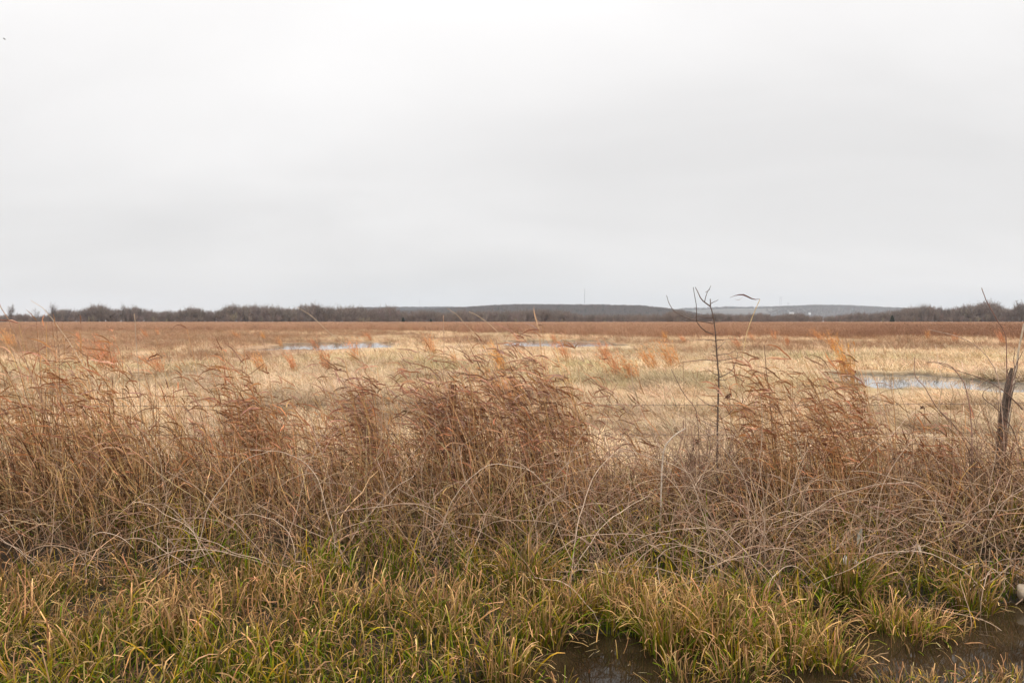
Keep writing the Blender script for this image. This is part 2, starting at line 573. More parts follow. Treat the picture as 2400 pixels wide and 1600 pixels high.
def tuft_weed(seed, n=14, rad=.25, h=.65, w=.008):
    """brown weed or bluestem stems with ragged side pieces"""
    g = np.random.default_rng(seed)
    r = rad * np.sqrt(g.random(n)); a = g.uniform(0, 6.28, n)
    base = np.stack([r * np.cos(a), r * np.sin(a), np.full(n, -.02)], -1)
    P = arcs(base, h * g.uniform(.5, 1.25, n), g.normal(3.0, .9, n), g.uniform(.02, .3, n), g.uniform(.1, .6, n), 6, wob=.05, g=g)
    W = (w * g.uniform(.6, 1.2, n))[:, None] * np.array([1, 1, 1, .9, .7, .4])
    C = np.ones((n, 6, 3)) * .9
    m = n * 7
    k = g.integers(0, n, m); j = g.integers(2, 6, m)
    P2 = arcs(P[k, j], h * g.uniform(.08, .22, m), g.normal(3.0, 1.2, m), g.uniform(.3, 1.3, m), g.uniform(.2, 1.0, m), 3, g=g)
    W2 = (w * g.uniform(.5, 1.2, m))[:, None] * np.array([.8, 1, .3])
    C2 = np.ones((m, 3, 3)) * 1.05
    a1 = ribbons(P, W, jitter(C, g, .15), g=g); a2 = ribbons(P2, W2, jitter(C2, g, .25), g=g)
    v, q, c = join([a1, a2])
    return mesh_np('weed_tuft', v, q, c, VEGI)


SRC_STRAW = [tuft_a(100 + i) for i in range(6)]
SRC_STRAW_FAR = [tuft_a(150 + i, 70, .5, .22, .014) for i in range(4)]
SRC_WEED = [tuft_weed(200 + i) for i in range(5)]
SRC_RED = [tuft_weed(220 + i, 30, .55, 1.15, .016) for i in range(4)]


def field_points(y0, y1, dens, margin=1.08, g=rng, power=1.0):
    """random points of the field in view (and a margin beside it)"""
    area = .66 * margin * (y1 ** 2 - y0 ** 2)
    n = int(area * dens)
    y = np.sqrt(g.uniform(y0 ** 2, y1 ** 2, n))
    x = g.uniform(-.655 * margin, .655 * margin, n) * y + 0
    x = x + np.sign(x) * 0
    return x, y


def tone(n, g, amt=.12):
    return np.clip(1 + g.normal(0, amt, (n, 1)), .6, 1.5) * (1 + g.normal(0, .03, (n, 3)))


# short straw near ------------------------------------------------------
g = np.random.default_rng(11)
x, y = field_points(8.9, 30, 24, 1.25, g)
z = ground_z(x, y)
ok = (pool(x, y) < g.uniform(-.12, .02, len(x)))
lump = fbm(x * .9, y * .55, 61, 3)
x, y, z, lump = x[ok], y[ok], z[ok], lump[ok]
n = len(x)
s = (.55 + 1.45 * sstep(.35, .72, lump)) * g.uniform(.75, 1.3, n)
gr = greenness(x, y)[:, None]
ct = STRAW * (1 - gr) + GREEN * gr
patch = (.86 + .28 * sstep(.35, .65, fbm(x * .33, y * .2, 71, 3)))[:, None]
ct = ct * tone(n, g) * patch
brn = (sstep(.60, .72, fbm(x * .5 + 9, y * .33, 72, 3)) * .62)[:, None]
ct = ct * (1 - brn) + np.array((.30, .20, .12)) * brn
s = s * (1 - .72 * near_pool(x, y))
scatter('matted_straw_grass', np.stack([x, y, z], -1), g.normal(0, .7, n), np.stack([s * 1.1, s * 1.1, s * g.uniform(.6, 1.1, n)], -1),
        g.integers(0, 6, n), ct, SRC_STRAW, 'pale matted straw grass covering the near part of the field')
# straw, middle distance ------------------------------------------------
x, y = field_points(28, 185, 2.4, 1.08, g)
z = ground_z(x, y)
ok = (pool(x, y) < g.uniform(-.2, .0, len(x))) & (g.random(len(x)) > redness(x, y) * .9)
ok &= g.random(len(x)) < np.interp(y, [28, 80, 185], [1, .8, .4])
x, y, z = x[ok], y[ok], z[ok]; n = len(x)
lump = fbm(x * .35, y * .2, 62, 3)
s = (.7 + .9 * sstep(.35, .75, lump)) * g.uniform(.8, 1.3, n)
gr = greenness(x, y)[:, None]; ru = (rusty(x, y) * .55)[:, None]
ct = STRAW * 1.0 * (1 - gr) + GREEN * gr
ct = (ct * (1 - ru) + np.array((.50, .31, .185)) * ru) * tone(n, g) * (.88 + .26 * sstep(.3, .7, fbm(x * .12, y * .06, 73, 3)))[:, None]
s = s * (1 - .85 * near_pool(x, y))
scatter('field_straw_grass', np.stack([x, y, z], -1), g.normal(0, .7, n), np.stack([s, s, s * g.uniform(.6, 1.2, n)], -1),
        g.integers(0, 4, n), ct, SRC_STRAW_FAR, 'straw coloured grass with greenish patches around the shallow pools')
# rust stems ------------------------------------------------------------
x, y = field_points(32, 190, 1.3, 1.08, g)
z = ground_z(x, y)
dens = rusty(x, y) * .95 + .07
edge = np.exp(-((pool(x, y) + .28) / .15) ** 2) * .5
ok = (g.random(len(x)) < np.maximum(dens, edge) * (1 - .97 * near_pool(x, y))) & (pool(x, y) < -.05)
x, y, z = x[ok], y[ok], z[ok]; n = len(x)
s = g.uniform(.55, 1.15, n)
ct = mixc(RUSTC, (.42, .27, .16), g.random(n)) * tone(n, g, .15)
isl = [(2030, 893), (2062, 882), (2090, 899), (2104, 889), (2108, 893), (2112, 898), (2190, 889), (2193, 894), (2188, 897), (2140, 903), (2250, 899), (2222, 884), (2275, 893), (2060, 905), (2300, 899), (2320, 893),
       (700, 808), (742, 812), (790, 810), (800, 806), (840, 812), (868, 809), (1250, 803), (1290, 805), (1330, 804)]
ip = np.array([at(a, b, (EYE + .03) * F / (b - HZ)) for a, b in isl for _ in range(3)]) + g.normal(0, .12, (len(isl) * 3, 3)) * np.array([1.6, 1, 0])
x = np.concatenate([x, ip[:, 0]]); y = np.concatenate([y, ip[:, 1]]); z = np.concatenate([z, np.full(len(ip), -.05)])
si = np.where(ip[:, 1] < 40, .32, .5) * g.uniform(.6, 1.3, len(ip)); s = np.concatenate([s, si])
ct = np.concatenate([ct, np.tile(np.array((.20, .14, .07)), (len(ip), 1)) * tone(len(ip), g, .3)]); n = len(x)
scatter('rusty_weed_stems', np.stack([x, y, z], -1), g.normal(0, .6, n), np.stack([s * 1.3, s * 1.3, s * .8], -1),
        g.integers(0, 5, n), ct, SRC_WEED, 'rust brown weed stems standing in patches in the middle of the field')
# sparse thin weeds in the nearer straw -----------------------------------
x, y = field_points(10.5, 40, .35, 1.15, g)
z = ground_z(x, y)
ok = pool(x, y) < -.02
x, y, z = x[ok], y[ok], z[ok]; n = len(x)
s = g.uniform(.3, .8, n)
ct = mixc((.30, .18, .11), (.5, .36, .2), g.random(n)) * tone(n, g, .15)
scatter('thin_dry_weeds', np.stack([x, y, z], -1), g.normal(0, .6, n), np.stack([s * .8, s * .8, s], -1),
        g.integers(0, 5, n), ct, SRC_WEED, 'thin dry brown weeds scattered through the pale straw')
# tall red grass ----------------------------------------------------------
xs1, ys1 = field_points(88, 230, .75, 1.08, g)
xs2, ys2 = field_points(230, 590, .11, 1.08, g)
x = np.concatenate([xs1, xs2]); y = np.concatenate([ys1, ys2])
ok = g.random(len(x)) < redness(x, y)
x, y = x[ok], y[ok]; n = len(x)
far = sstep(180, 400, y)
s = g.uniform(.8, 1.25, n)
w = s * (1.2 + 2.0 * far)
hgt = s * (.95 + .12 * (fbm(x * .03, y * .03, 15, 2) - .5))
pxr = 1200 + x / y * F
ct = mixc((.42, .235, .145), (.52, .32, .20), g.random(n)) * tone(n, g, .16)
dkr = (sstep(1100, 1700, pxr) * sstep(210, 120, y) * .75)[:, None]
ct = ct * (1 - dkr) + np.array((.34, .185, .115)) * dkr
lt = (sstep(.45, .7, fbm(x * .03, y * .012, 16, 3)) * .5)[:, None]
ct = ct * (1 - lt) + np.array((.56, .34, .21)) * lt
scatter('tall_red_grass', np.stack([x, y, ground_z(x, y)], -1), g.normal(0, .6, n), np.stack([w, w, hgt], -1),
        g.integers(0, 4, n), ct, SRC_RED, 'tall red brown grass standing in a band across the far field')


# ------------------------------------------------------------------ trees
def bare_tree(seed, H=12., limbs=11, subs=7, twigs=6, spread=1.0, wtw=.045, dark=(1, 1, 1), open_=.35):
    """leafless crown: trunk, limbs, branches, twigs. Returns trunk part, crown part"""
    g = np.random.default_rng(seed)
    dk = np.array(dark)
    tr = arcs(np.array([[0, 0, -.2]]), np.array([H * .62]), g.uniform(0, 6, 1), np.array([.03]), np.array([.12]), 7, wob=.04, g=g)
    Rt = np.linspace(H * .02, H * .008, 7)[None]
    trunk = tubes(tr, Rt, np.tile(dk * .9, (1, 7, 1)), 6)
    ti = g.uniform(open_, 1.0, limbs) * 6
    lo = np.floor(np.minimum(ti, 5.99)).astype(int); fr = (ti - lo)[:, None]
    base = tr[0][lo] * (1 - fr) + tr[0][np.minimum(lo + 1, 6)] * fr
    az = np.arange(limbs) * 2.4 + g.normal(0, .4, limbs)
    f = ti / 6
    LL = H * (.52 - .16 * f) * g.uniform(.75, 1.15, limbs)
    P1 = arcs(base, LL, az, g.uniform(.55, 1.1, limbs) * spread * (1.15 - .65 * f), g.uniform(-.5, -.1, limbs), 6, wob=.09, g=g)
    R1 = (H * .0065 * np.linspace(1, .3, 6))[None] * np.ones((limbs, 1))
    a1 = tubes(P1, R1, np.tile(dk * .95, (limbs, 6, 1)), 3)
    m = limbs * subs
    k = np.repeat(np.arange(limbs), subs); j = g.integers(1, 6, m)
    P2 = arcs(P1[k, j], H * g.uniform(.12, .24, m), az[k] + g.normal(0, 1.1, m), g.uniform(.1, 1.0, m), g.uniform(-.4, .3, m), 5, wob=.12, g=g)
    W2 = (wtw * 1.5 * np.linspace(1, .5, 5))[None] * np.ones((m, 1))
    a2 = ribbons(P2, W2, np.tile(dk, (m, 5, 1)), g=g)
    q = m * twigs
    k = np.repeat(np.arange(m), twigs); j = g.integers(1, 5, q)
    P3 = arcs(P2[k, j], H * g.uniform(.04, .11, q), g.uniform(0, 6.28, q), g.uniform(.05, 1.1, q), g.normal(0, .35, q), 3, wob=.15, g=g)
    W3 = (wtw * np.array([1, .8, .4]))[None] * g.uniform(.6, 1.1, (q, 1))
    a3 = ribbons(P3, W3, jitter(np.tile(dk * 1.1, (q, 3, 1)), g, .15), g=g)
    return trunk, join([a1, a2, a3])


def tree_src(seed, **k):
    t, c = bare_tree(seed, **k)
    v, q, cc = join([t, c])
    return mesh_np('far_tree', v, q, cc, BARKI)


SRC_TREE = [tree_src(300 + i, H=12, limbs=12, subs=7, twigs=7, wtw=.085, open_=.15 + .1 * (i % 3)) for i in range(6)]
SRC_HILL = [tree_src(330 + i, H=12, limbs=9, subs=4, twigs=4, wtw=.30, open_=.1) for i in range(3)]
BR = np.array((.24, .188, .16))


def wood_top(px):
    """height of the wood's top edge in metres at 600 m"""
    return np.interp(px, [-600, -200, 0, 100, 130, 220, 300, 420, 600, 800, 900, 1100, 1600, 1700, 1950, 2060, 2160, 2300, 2400, 2700, 3000],
                     [13, 12, 6.5, 8.0, 11.5, 12.5, 14, 12.5, 14, 14, 12, 9.8, 9.4, 7.6, 8.4, 11.5, 14.5, 14.5, 16, 17, 16])


g = np.random.default_rng(21)
n = 6200
px = g.uniform(-500, 2900, n)
row = g.random(n)
y = 585 + row * 70 + 22 * (fbm(px * .006, px * 0, 4, 3) - .5)
x = (px - 1200) / F * y
H = wood_top(px) / 12 * .93 * g.uniform(.70, 1.02, n) * (.76 + .48 * vnoise(px * .022, px * 0, 6))
front = row < .12
H = np.where(front, H * g.uniform(.35, .6, n), H)
ct = BR * tone(n, g, .16)
warm = (sstep(.5, .8, vnoise(px * .012, row * 2, 66)) * .5)[:, None]
ct = ct * (1 - warm) + np.array((.27, .21, .17)) * warm
yel = (g.random(n) < .05)[:, None] & front[:, None]
ct = np.where(yel, np.array((.34, .29, .19)), ct)
W_ = H * g.uniform(.85, 1.2, n)
scatter('far_woods', np.stack([x, y, x * 0], -1), g.uniform(0, 6.28, n), np.stack([W_, W_, H], -1),
        g.integers(0, 6, n), ct, SRC_TREE, 'grey brown leafless woods closing the field along the horizon')


# hills ------------------------------------------------------------------
def hill_mesh(name, pxs, pys, d, depth, seed):
    cx = (np.array(pxs) - 1200) / F * d
    hz = np.array([max(0.5, EYE - (p - HZ) / F * d - (8 if d < 3000 else 10)) if p < 751 else 0. for p in pys])

    def zf(X, Y):
        top = np.interp(X * d / np.maximum(Y, d * .8), cx, hz)
        t = np.clip((Y - (d - depth)) / depth, 0, 2.6)
        prof = np.where(t < 1, np.sin(np.clip(t, 0, 1) * np.pi / 2) ** 1.2, np.cos(np.clip((t - 1) / 1.6, 0, 1) * np.pi / 2) ** .8)
        return top * prof * (1 + .06 * (fbm(X / 160., Y / 160., seed, 3) - .5)) - 1.5
    X = np.linspace(cx[0], cx[-1], 90); Y = np.linspace(d - depth, d + depth * 1.6, 40)
    V, Q = grid_mesh(X, Y, zf)
    return V, Q, zf, cx


HILLM = simple_mat('wooded_hillside', (.05, .045, .043), (.065, .057, .052), .02, .95)
FIELDM = simple_mat('hill_pasture', (.06, .056, .05), (.13, .11, .088), .004, .95, 0, 0, (.5, 3, 1))
hills = [('hill', [780, 860, 960, 1060, 1150, 1210, 1400, 1500, 1560, 1620, 1680], [752, 734, 727, 722, 716, 714, 714, 716, 722, 731, 752], 2500, 520, 5, HILLM),
         ('hill', [640, 760, 850, 960, 1060, 1160, 1300, 1420], [752, 732, 720.5, 719.5, 719.5, 722, 730, 752], 4000, 700, 6, HILLM),
         ('hill', [1520, 1600, 1700, 1790, 1850, 1900, 1990, 2060, 2110, 2200, 2320, 2600, 2900], [735, 723, 719.5, 719, 717.5, 715.5, 716, 720, 722, 728, 732, 736, 752], 5000, 900, 7, FIELDM)]
hi = 0
for nm, pxs, pys, d, depth, seed, mat in hills:
    V, Q, zf, cx = hill_mesh(nm, pxs, pys, d, depth, seed)
    link(nm, mesh_np('hill', V, Q, None, mat), kind='structure')
    g = np.random.default_rng(seed)
    n = [17000, 9000, 15000][hi]
    x = g.uniform(cx[0], cx[-1], n); y = g.uniform(d - depth * .98, d + depth * .25, n)
    if hi == 2:   # pasture on the lower left slope stays open
        px = 1200 + x / y * F
        keep = (px > 1830 + g.normal(0, 25, n)) | (y > d - 120) & (g.random(n) < .5) | (y < d - depth * .7)
        x, y = x[keep], y[keep]; n = len(x)
    z = zf(x, y)
    s = g.uniform(.8, 1.25, n) * [.85, 1.1, 1.2][hi]
    sw = s * [1.0, 1.6, 1.8][hi]
    ct = BR * .72 * tone(n, g, .08)
    ev = (g.random(n) < .06)[:, None]
    ct = np.where(ev, np.array((.05, .065, .045)), ct)
    scatter(['near_hill_forest', 'middle_hill_forest', 'far_hill_forest'][hi], np.stack([x, y, z - .5], -1), g.uniform(0, 6.28, n),
            np.stack([sw, sw, s], -1), g.integers(0, 3, n), ct, SRC_HILL,
            ['leafless forest covering the long middle hill', 'bluish forest on the hill behind, left of the middle hill',
             'bluish forest along the crest of the farthest hill on the right'][hi])
    hi += 1

# haze: one pale even volume round everything
HZM, N_, L_ = new_mat('haze_air')
o_ = N_('ShaderNodeOutputMaterial'); pv = N_('ShaderNodeVolumePrincipled')
pv.inputs['Color'].default_value = (.74, .87, 1.0, 1)
pv.inputs['Density'].default_value = 0.00009
pv.inputs['Anisotropy'].default_value = .2
L_(pv.outputs[0], o_.inputs['Volume'])
bx = np.array([(sx * 6600, sy * 6600, sz) for sx in (-1, 1) for sy in (-1, 1) for sz in (-2.0, 190.0)], float)
bq = np.array([(0, 1, 3, 2), (4, 6, 7, 5), (0, 4, 5, 1), (2, 3, 7, 6), (0, 2, 6, 4), (1, 5, 7, 3)])
link('haze', mesh_np('haze', bx, bq, None, HZM, False), kind='stuff')


def place_tree(name, seed, px, py_base_d, H, label, colr, cat='tree', **kw):
    d = py_base_d
    e = link(name, None, loc=((px - 1200) / F * d, d, 0), label=label, cat=cat)
    t, c = bare_tree(seed, H=H, dark=colr, **kw)
    link('trunk', mesh_np('trunk', *t, BARK), e)
    link('crown', mesh_np('crown', *c, BARK), e, kind='stuff')
    return e


dk = (.15, .125, .115)
place_tree('bare_tree', 401, 28, 540, 12.0, 'lone round crowned bare tree standing clear of the woods at far left', dk, limbs=15, subs=8, twigs=8, wtw=.065, open_=.45)
place_tree('bare_tree', 402, 124, 545, 13.0, 'tall wide bare tree with forked crown, right of the lone tree', dk, limbs=16, subs=8, twigs=8, wtw=.065, open_=.3)
place_tree('bare_tree', 403, 84, 560, 10.5, 'small pale bare tree between the lone tree and the wide one', (.17, .145, .13), limbs=12, subs=7, twigs=6, wtw=.04, open_=.4)
place_tree('bare_tree', 404, 158, 545, 11.0, 'dense bare tree touching the right side of the wide forked tree', dk, limbs=14, subs=8, twigs=8, wtw=.055)
place_tree('bare_tree', 405, 288, 560, 13.0, 'tallest bare tree of the left woods, with a domed crown', dk, limbs=14, subs=8, twigs=8, wtw=.055)
place_tree('bare_tree', 406, 2165, 575, 14.3, 'taller bare tree poking above the right woods', (.15, .13, .12), limbs=14, subs=8, twigs=7, wtw=.045, open_=.4)
place_tree('bare_tree', 407, 2390, 580, 15.8, 'tallest bare tree above the woods at the right edge', (.13, .11, .1), limbs=14, subs=8, twigs=7, wtw=.05, open_=.5)
place_tree('bare_tree', 408, 700, 575, 12.6, 'broad bare tree on the wood edge where two tall reeds cross it', dk, limbs=14, subs=8, twigs=7, wtw=.05)


def cedar(px, d, H, label):
    g = np.random.default_rng(int(px))
    e = link('cedar_tree', None, loc=((px - 1200) / F * d, d, 0), label=label, cat='tree')
    tr = arcs(np.array([[0, 0, -.2]]), np.array([H * .9]), np.zeros(1), np.zeros(1), np.array([.03]), 5, g=g)
    link('trunk', mesh_np('trunk', *tubes(tr, np.linspace(.2, .04, 5)[None], np.tile(np.array((.09, .07, .06)), (1, 5, 1)), 5), BARK), e)
    m = 1500
    t = g.random(m) ** 1.2
    rad = (1 - t) ** .7 * H * .30 * np.sqrt(g.uniform(.15, 1, m)); a = g.uniform(0, 6.28, m)
    b = np.stack([rad * np.cos(a), rad * np.sin(a), H * (.04 + .94 * t)], -1)
    P = arcs(b, g.uniform(.25, .6, m), a, g.uniform(.6, 1.3, m), g.normal(0, .3, m), 3, g=g)
    W = g.uniform(.12, .25, (m, 1)) * np.array([1, .9, .3])
    link('crown', mesh_np('crown', *ribbons(P, W, jitter(np.tile(np.array((.035, .055, .032)), (m, 3, 1)), g, .25), g=g), VEG), e, kind='stuff')


cedar(2091, 580, 6.2, 'dark green cedar at the foot of the right woods')
cedar(945, 582, 4.6, 'small dark cedar at the foot of the woods left of the middle hill')
cedar(1010, 582, 3.2, 'tiny dark cedar just right of the small cedar')


# ------------------------------------------------------------------ masts, houses far away
def bars(segs, rad, sides=4):
    P = np.array([[a, b] for a, b in segs], float)
    Rr = np.full((len(segs), 2), rad)
    n = len(P); T = norm(P[:, 1] - P[:, 0]); ref = np.where(np.abs(T[:, 2:3]) > .9, np.array([[1., 0, 0]]), np.array([[0, 0, 1.]]))
    A = norm(np.cross(T, ref)); B = np.cross(T, A)
    V = np.empty((n, 2, sides, 3))
    for i in range(sides):
        a = 2 * np.pi * (i + .5) / sides
        V[:, :, i] = P + ((A * math.cos(a) + B * math.sin(a)) * rad)[:, None, :]
    idx = np.arange(n * 2 * sides).reshape(n, 2, sides); qs = []
    for i in range(sides):
        j = (i + 1) % sides
        qs.append(np.stack([idx[:, 0, i], idx[:, 0, j], idx[:, 1, j], idx[:, 1, i]], -1))
    if sides == 4:
        qs.append(idx[:, 0, ::-1]); qs.append(idx[:, 1, :])
    return V.reshape(-1, 3), np.concatenate(qs)


x0, y0, z0 = at(1370, 714, 2600)
ztop = at(1370, 677, 2600)[2]
mast = link('radio_mast', None, loc=(x0, y0, 0), label='thin radio mast rising above the middle hill', cat='mast')
V, Q = bars([((sx, 0, z0 - 12), (sx, 0, ztop)) for sx in (-.6, .6)] + [((-.6, 0, zz), (.6, 0, zz + 2)) for zz in np.arange(z0, ztop - 2, 3)], .28)
link('lattice', mesh_np('lattice', V, Q, None, STEEL, False), mast)
V, Q = bars([((0, 0, ztop), (0, 0, ztop + 4))], .2)
link('antenna', mesh_np('antenna', V, Q, None, STEEL, False), mast)
x0, y0, z0 = at(983, 720, 4050)
mast = link('radio_mast', None, loc=(x0, y0, 0), label='faint thin mast above the left end of the bluish hill', cat='mast')
ztop = at(983, 700, 4050)[2]
V, Q = bars([((0, 0, z0 - 15), (0, 0, ztop))], .35)
link('pole', mesh_np('pole', V, Q, None, STEEL, False), mast)
for pxa, pya, wd, lab in ((1829, 695, 2.6, 'taller twin legged steel tower on the farthest hill'), (1847, 709, 2.0, 'shorter steel tower on the farthest hill, right of the twin legged one')):
    x0, y0, z0 = at(pxa, 720, 5000); ztop = at(pxa, pya, 5000)[2]
    e = link('steel_tower', None, loc=(x0, y0, 0), label=lab, cat='tower')
    h = wd * 5000 / F / 1.0
    V, Q = bars([((-h * .8, 0, z0 - 14), (-h * .7, 0, ztop))], .55); link('leg', mesh_np('leg', V, Q, None, STEEL, False), e)
    V, Q = bars([((h * .8, 0, z0 - 14), (h * .7, 0, ztop))], .55); link('leg', mesh_np('leg', V, Q, None, STEEL, False), e)
    zz = np.linspace(z0, ztop, 7)
    V, Q = bars([((-h * .8, 0, zz[i]), (h * .8, 0, zz[i + 1])) for i in range(6)], .3)
    link('brace', mesh_np('brace', V, Q, None, STEEL, False), e)
    V, Q = bars([((-h * 1.5, 0, ztop - 3), (h * 1.5, 0, ztop - 3)), ((-h * 1.3, 0, ztop - 9), (h * 1.3, 0, ztop - 9))], .4)
    link('crossarm', mesh_np('crossarm', V, Q, None, STEEL, False), e)


def house(px, py, d, w, h, label):
    x0, y0, z0 = at(px, py, d)
    e = link('farmhouse', None, loc=(x0, y0, z0), label=label, cat='building')
    v = np.array([(sx * w / 2, sy * 5, zz) for sx in (-1, 1) for sy in (-1, 1) for zz in (-6, h)], float)
    q = np.array([(0, 1, 3, 2), (4, 6, 7, 5), (0, 4, 5, 1), (2, 3, 7, 6)])
    link('wall', mesh_np('wall', v, q, None, WHITEWALL, False), e)
    v = np.array([(-w / 2 - .6, -5.6, h), (w / 2 + .6, -5.6, h), (w / 2 + .6, 0, h + 3), (-w / 2 - .6, 0, h + 3), (-w / 2 - .6, 5.6, h), (w / 2 + .6, 5.6, h)], float)
    link('roof', mesh_np('roof', v, np.array([(0, 1, 2, 3), (3, 2, 5, 4)]), None, GREYROOF, False), e)


house(1855, 734, 4300, 24, 4, 'long white farm building in the valley below the steel towers')
house(1897, 735, 4300, 9, 5, 'small white farmhouse in the valley right of the long building')

# bird --------------------------------------------------------------------
bpos = at(21, 98, 60)
e = link('bird', None, loc=bpos, label='tiny dark bird flying high in the upper left sky', cat='bird')
Pb = np.array([[(-.09, 0, .06), (-.05, 0, .035), (0, 0, 0), (.05, 0, -.04), (.10, 0, -.075)]])
link('body', mesh_np('body', *tubes(Pb, np.array([[.008, .028, .034, .022, .006]]), np.ones((1, 5, 3)), 6)[:2], None, BIRD), e)
for sgn in (-1, 1):
    Pw = np.array([[(0, 0, .01), (.01, .07 * sgn, .05), (.03, .15 * sgn, .03), (.06, .2 * sgn, 0)]])
    v, q, c = ribbons(Pw, np.array([[.07, .06, .045, .01]]), np.ones((1, 4, 3)), side=np.array([[1., 0, -.6]]))
    link('wing', mesh_np('wing', v, q, None, BIRD), e)

# ------------------------------------------------------------------ orange broomsedge clumps
ORG = np.array((.70, .335, .135))


def broomsedge(seed):
    g = np.random.default_rng(seed)
    n = int(g.uniform(26, 46)); tintv = np.array((1, g.uniform(.92, 1.12), g.uniform(.85, 1.3))) * g.uniform(.88, 1.05)
    r = .13 * np.sqrt(g.random(n)); a = g.uniform(0, 6.28, n)
    base = np.stack([r * np.cos(a), r * np.sin(a), np.full(n, -.03)], -1)
    P = arcs(base, g.uniform(.55, 1.12, n), g.normal(3.05, .5, n), g.uniform(.03, .28, n), g.uniform(.15, .6, n), 7, wob=.04, g=g)
    W = g.uniform(.005, .009, (n, 1)) * np.array([1, 1, 1, 1, 1, .8, .4])
    C = np.tile(mixc((.50, .30, .15), ORG * tintv, np.linspace(0, 1, 7))[None], (n, 1, 1))
    stems = ribbons(P, W, jitter(C, g, .15), g=g)
    m = int(g.uniform(330, 560))
    k = g.integers(0, n, m); j = g.integers(2, 7, m)
    P2 = arcs(P[k, j], g.uniform(.05, .15, m), g.normal(3.0, .9, m), g.uniform(.1, .8, m), g.uniform(.1, .8, m), 3, g=g)
    W2 = g.uniform(.005, .010, (m, 1)) * np.array([.8, 1, .3])
    pl = ribbons(P2, W2, jitter(np.tile(ORG * tintv * 1.05, (m, 3, 1)), g, .18), g=g)
    m = 60
    r = .2 * np.sqrt(g.random(m)); a = g.uniform(0, 6.28, m)
    base = np.stack([r * np.cos(a), r * np.sin(a), np.full(m, -.03)], -1)
    P3 = arcs(base, g.uniform(.2, .5, m), g.uniform(0, 6.28, m), g.uniform(.1, .6, m), g.uniform(.4, 1.4, m), 4, g=g)
    W3 = g.uniform(.005, .009, (m, 1)) * np.array([1, 1, .8, .3])
    lv = ribbons(P3, W3, jitter(np.tile(np.array((.48, .30, .14)), (m, 4, 1)), g, .2), g=g)
    return stems, pl, lv


bs_me = []
for i in range(9):
    a, b, c = broomsedge(500 + i)
    bs_me.append((mesh_np('stem', *a, VEG), mesh_np('plume', *b, VEG), mesh_np('basal_leaves', *c, VEG)))
# px of base, py of base, height px
BS = [(30, 822, 40), (268, 886, 82), (378, 887, 52), (186, 803, 24), (345, 795, 22), (372, 790, 18), (560, 797, 20), (616, 874, 48), (660, 812, 26), (690, 874, 46),
      (742, 812, 26), (768, 884, 62), (832, 850, 50), (868, 800, 22), (1012, 833, 42), (1068, 864, 40), (1178, 878, 72), (1216, 800, 22), (1300, 798, 20), (1332, 852, 46),
      (1425, 850, 50), (1448, 892, 66), (1490, 897, 60), (1534, 872, 50), (1584, 868, 58), (1560, 800, 22), (1735, 820, 26), (1768, 805, 24), (1818, 803, 26),
      (1845, 818, 28), (1928, 805, 28), (1958, 832, 44), (1992, 914, 92), (2176, 800, 22), (2240, 806, 26), (2354, 812, 34), (1215, 960, 90), (620, 800, 20), (1606, 806, 20)]
BS.sort()
ORD = ['first', 'second', 'third', 'fourth', 'fifth', 'sixth', 'seventh', 'eighth', 'ninth', 'tenth', 'eleventh', 'twelfth', 'thirteenth',
       'fourteenth', 'fifteenth', 'sixteenth', 'seventeenth', 'eighteenth', 'nineteenth', 'twentieth', 'twenty-first', 'twenty-second', 'twenty-third',
       'twenty-fourth', 'twenty-fifth', 'twenty-sixth', 'twenty-seventh', 'twenty-eighth', 'twenty-ninth', 'thirtieth', 'thirty-first', 'thirty-second',
       'thirty-third', 'thirty-fourth', 'thirty-fifth', 'thirty-sixth', 'thirty-seventh', 'thirty-eighth', 'thirty-ninth', 'fortieth', 'forty-first', 'forty-second']
g = np.random.default_rng(55)
for i, (px, py, hp) in enumerate(BS):
    d = EYE * F / (py - HZ)
    h = hp * d / F
    size = 'tall' if h > 1.05 else ('small' if h < .72 else 'waist-high')
    x = (px - 1200) / F * d
    e = link('broomsedge_clump', None, loc=(x, d, float(ground_z(x, d))), cat='grass clump', group='orange broomsedge clumps in the field',
             label='%s orange broomsedge clump in the straw field, %s of them from the left' % (size, ORD[i]))
    sc_ = h / .85
    e.scale = (sc_ * g.uniform(.8, 2.2), sc_ * 1.2, sc_ * g.uniform(.82, 1.05))
    e.rotation_euler = (0, 0, g.normal(0, .5))
    ms = bs_me[(i * 4) % 9]
    link('stem', ms[0], e, kind='stuff'); link('plume', ms[1], e, kind='stuff'); link('basal_leaves', ms[2], e, kind='stuff')

# ------------------------------------------------------------------ fence
fence = link('barbed_wire_fence', None, loc=(0, 9.0, 0), label='old barbed wire fence half buried in dry grass along the field edge', cat='fence')


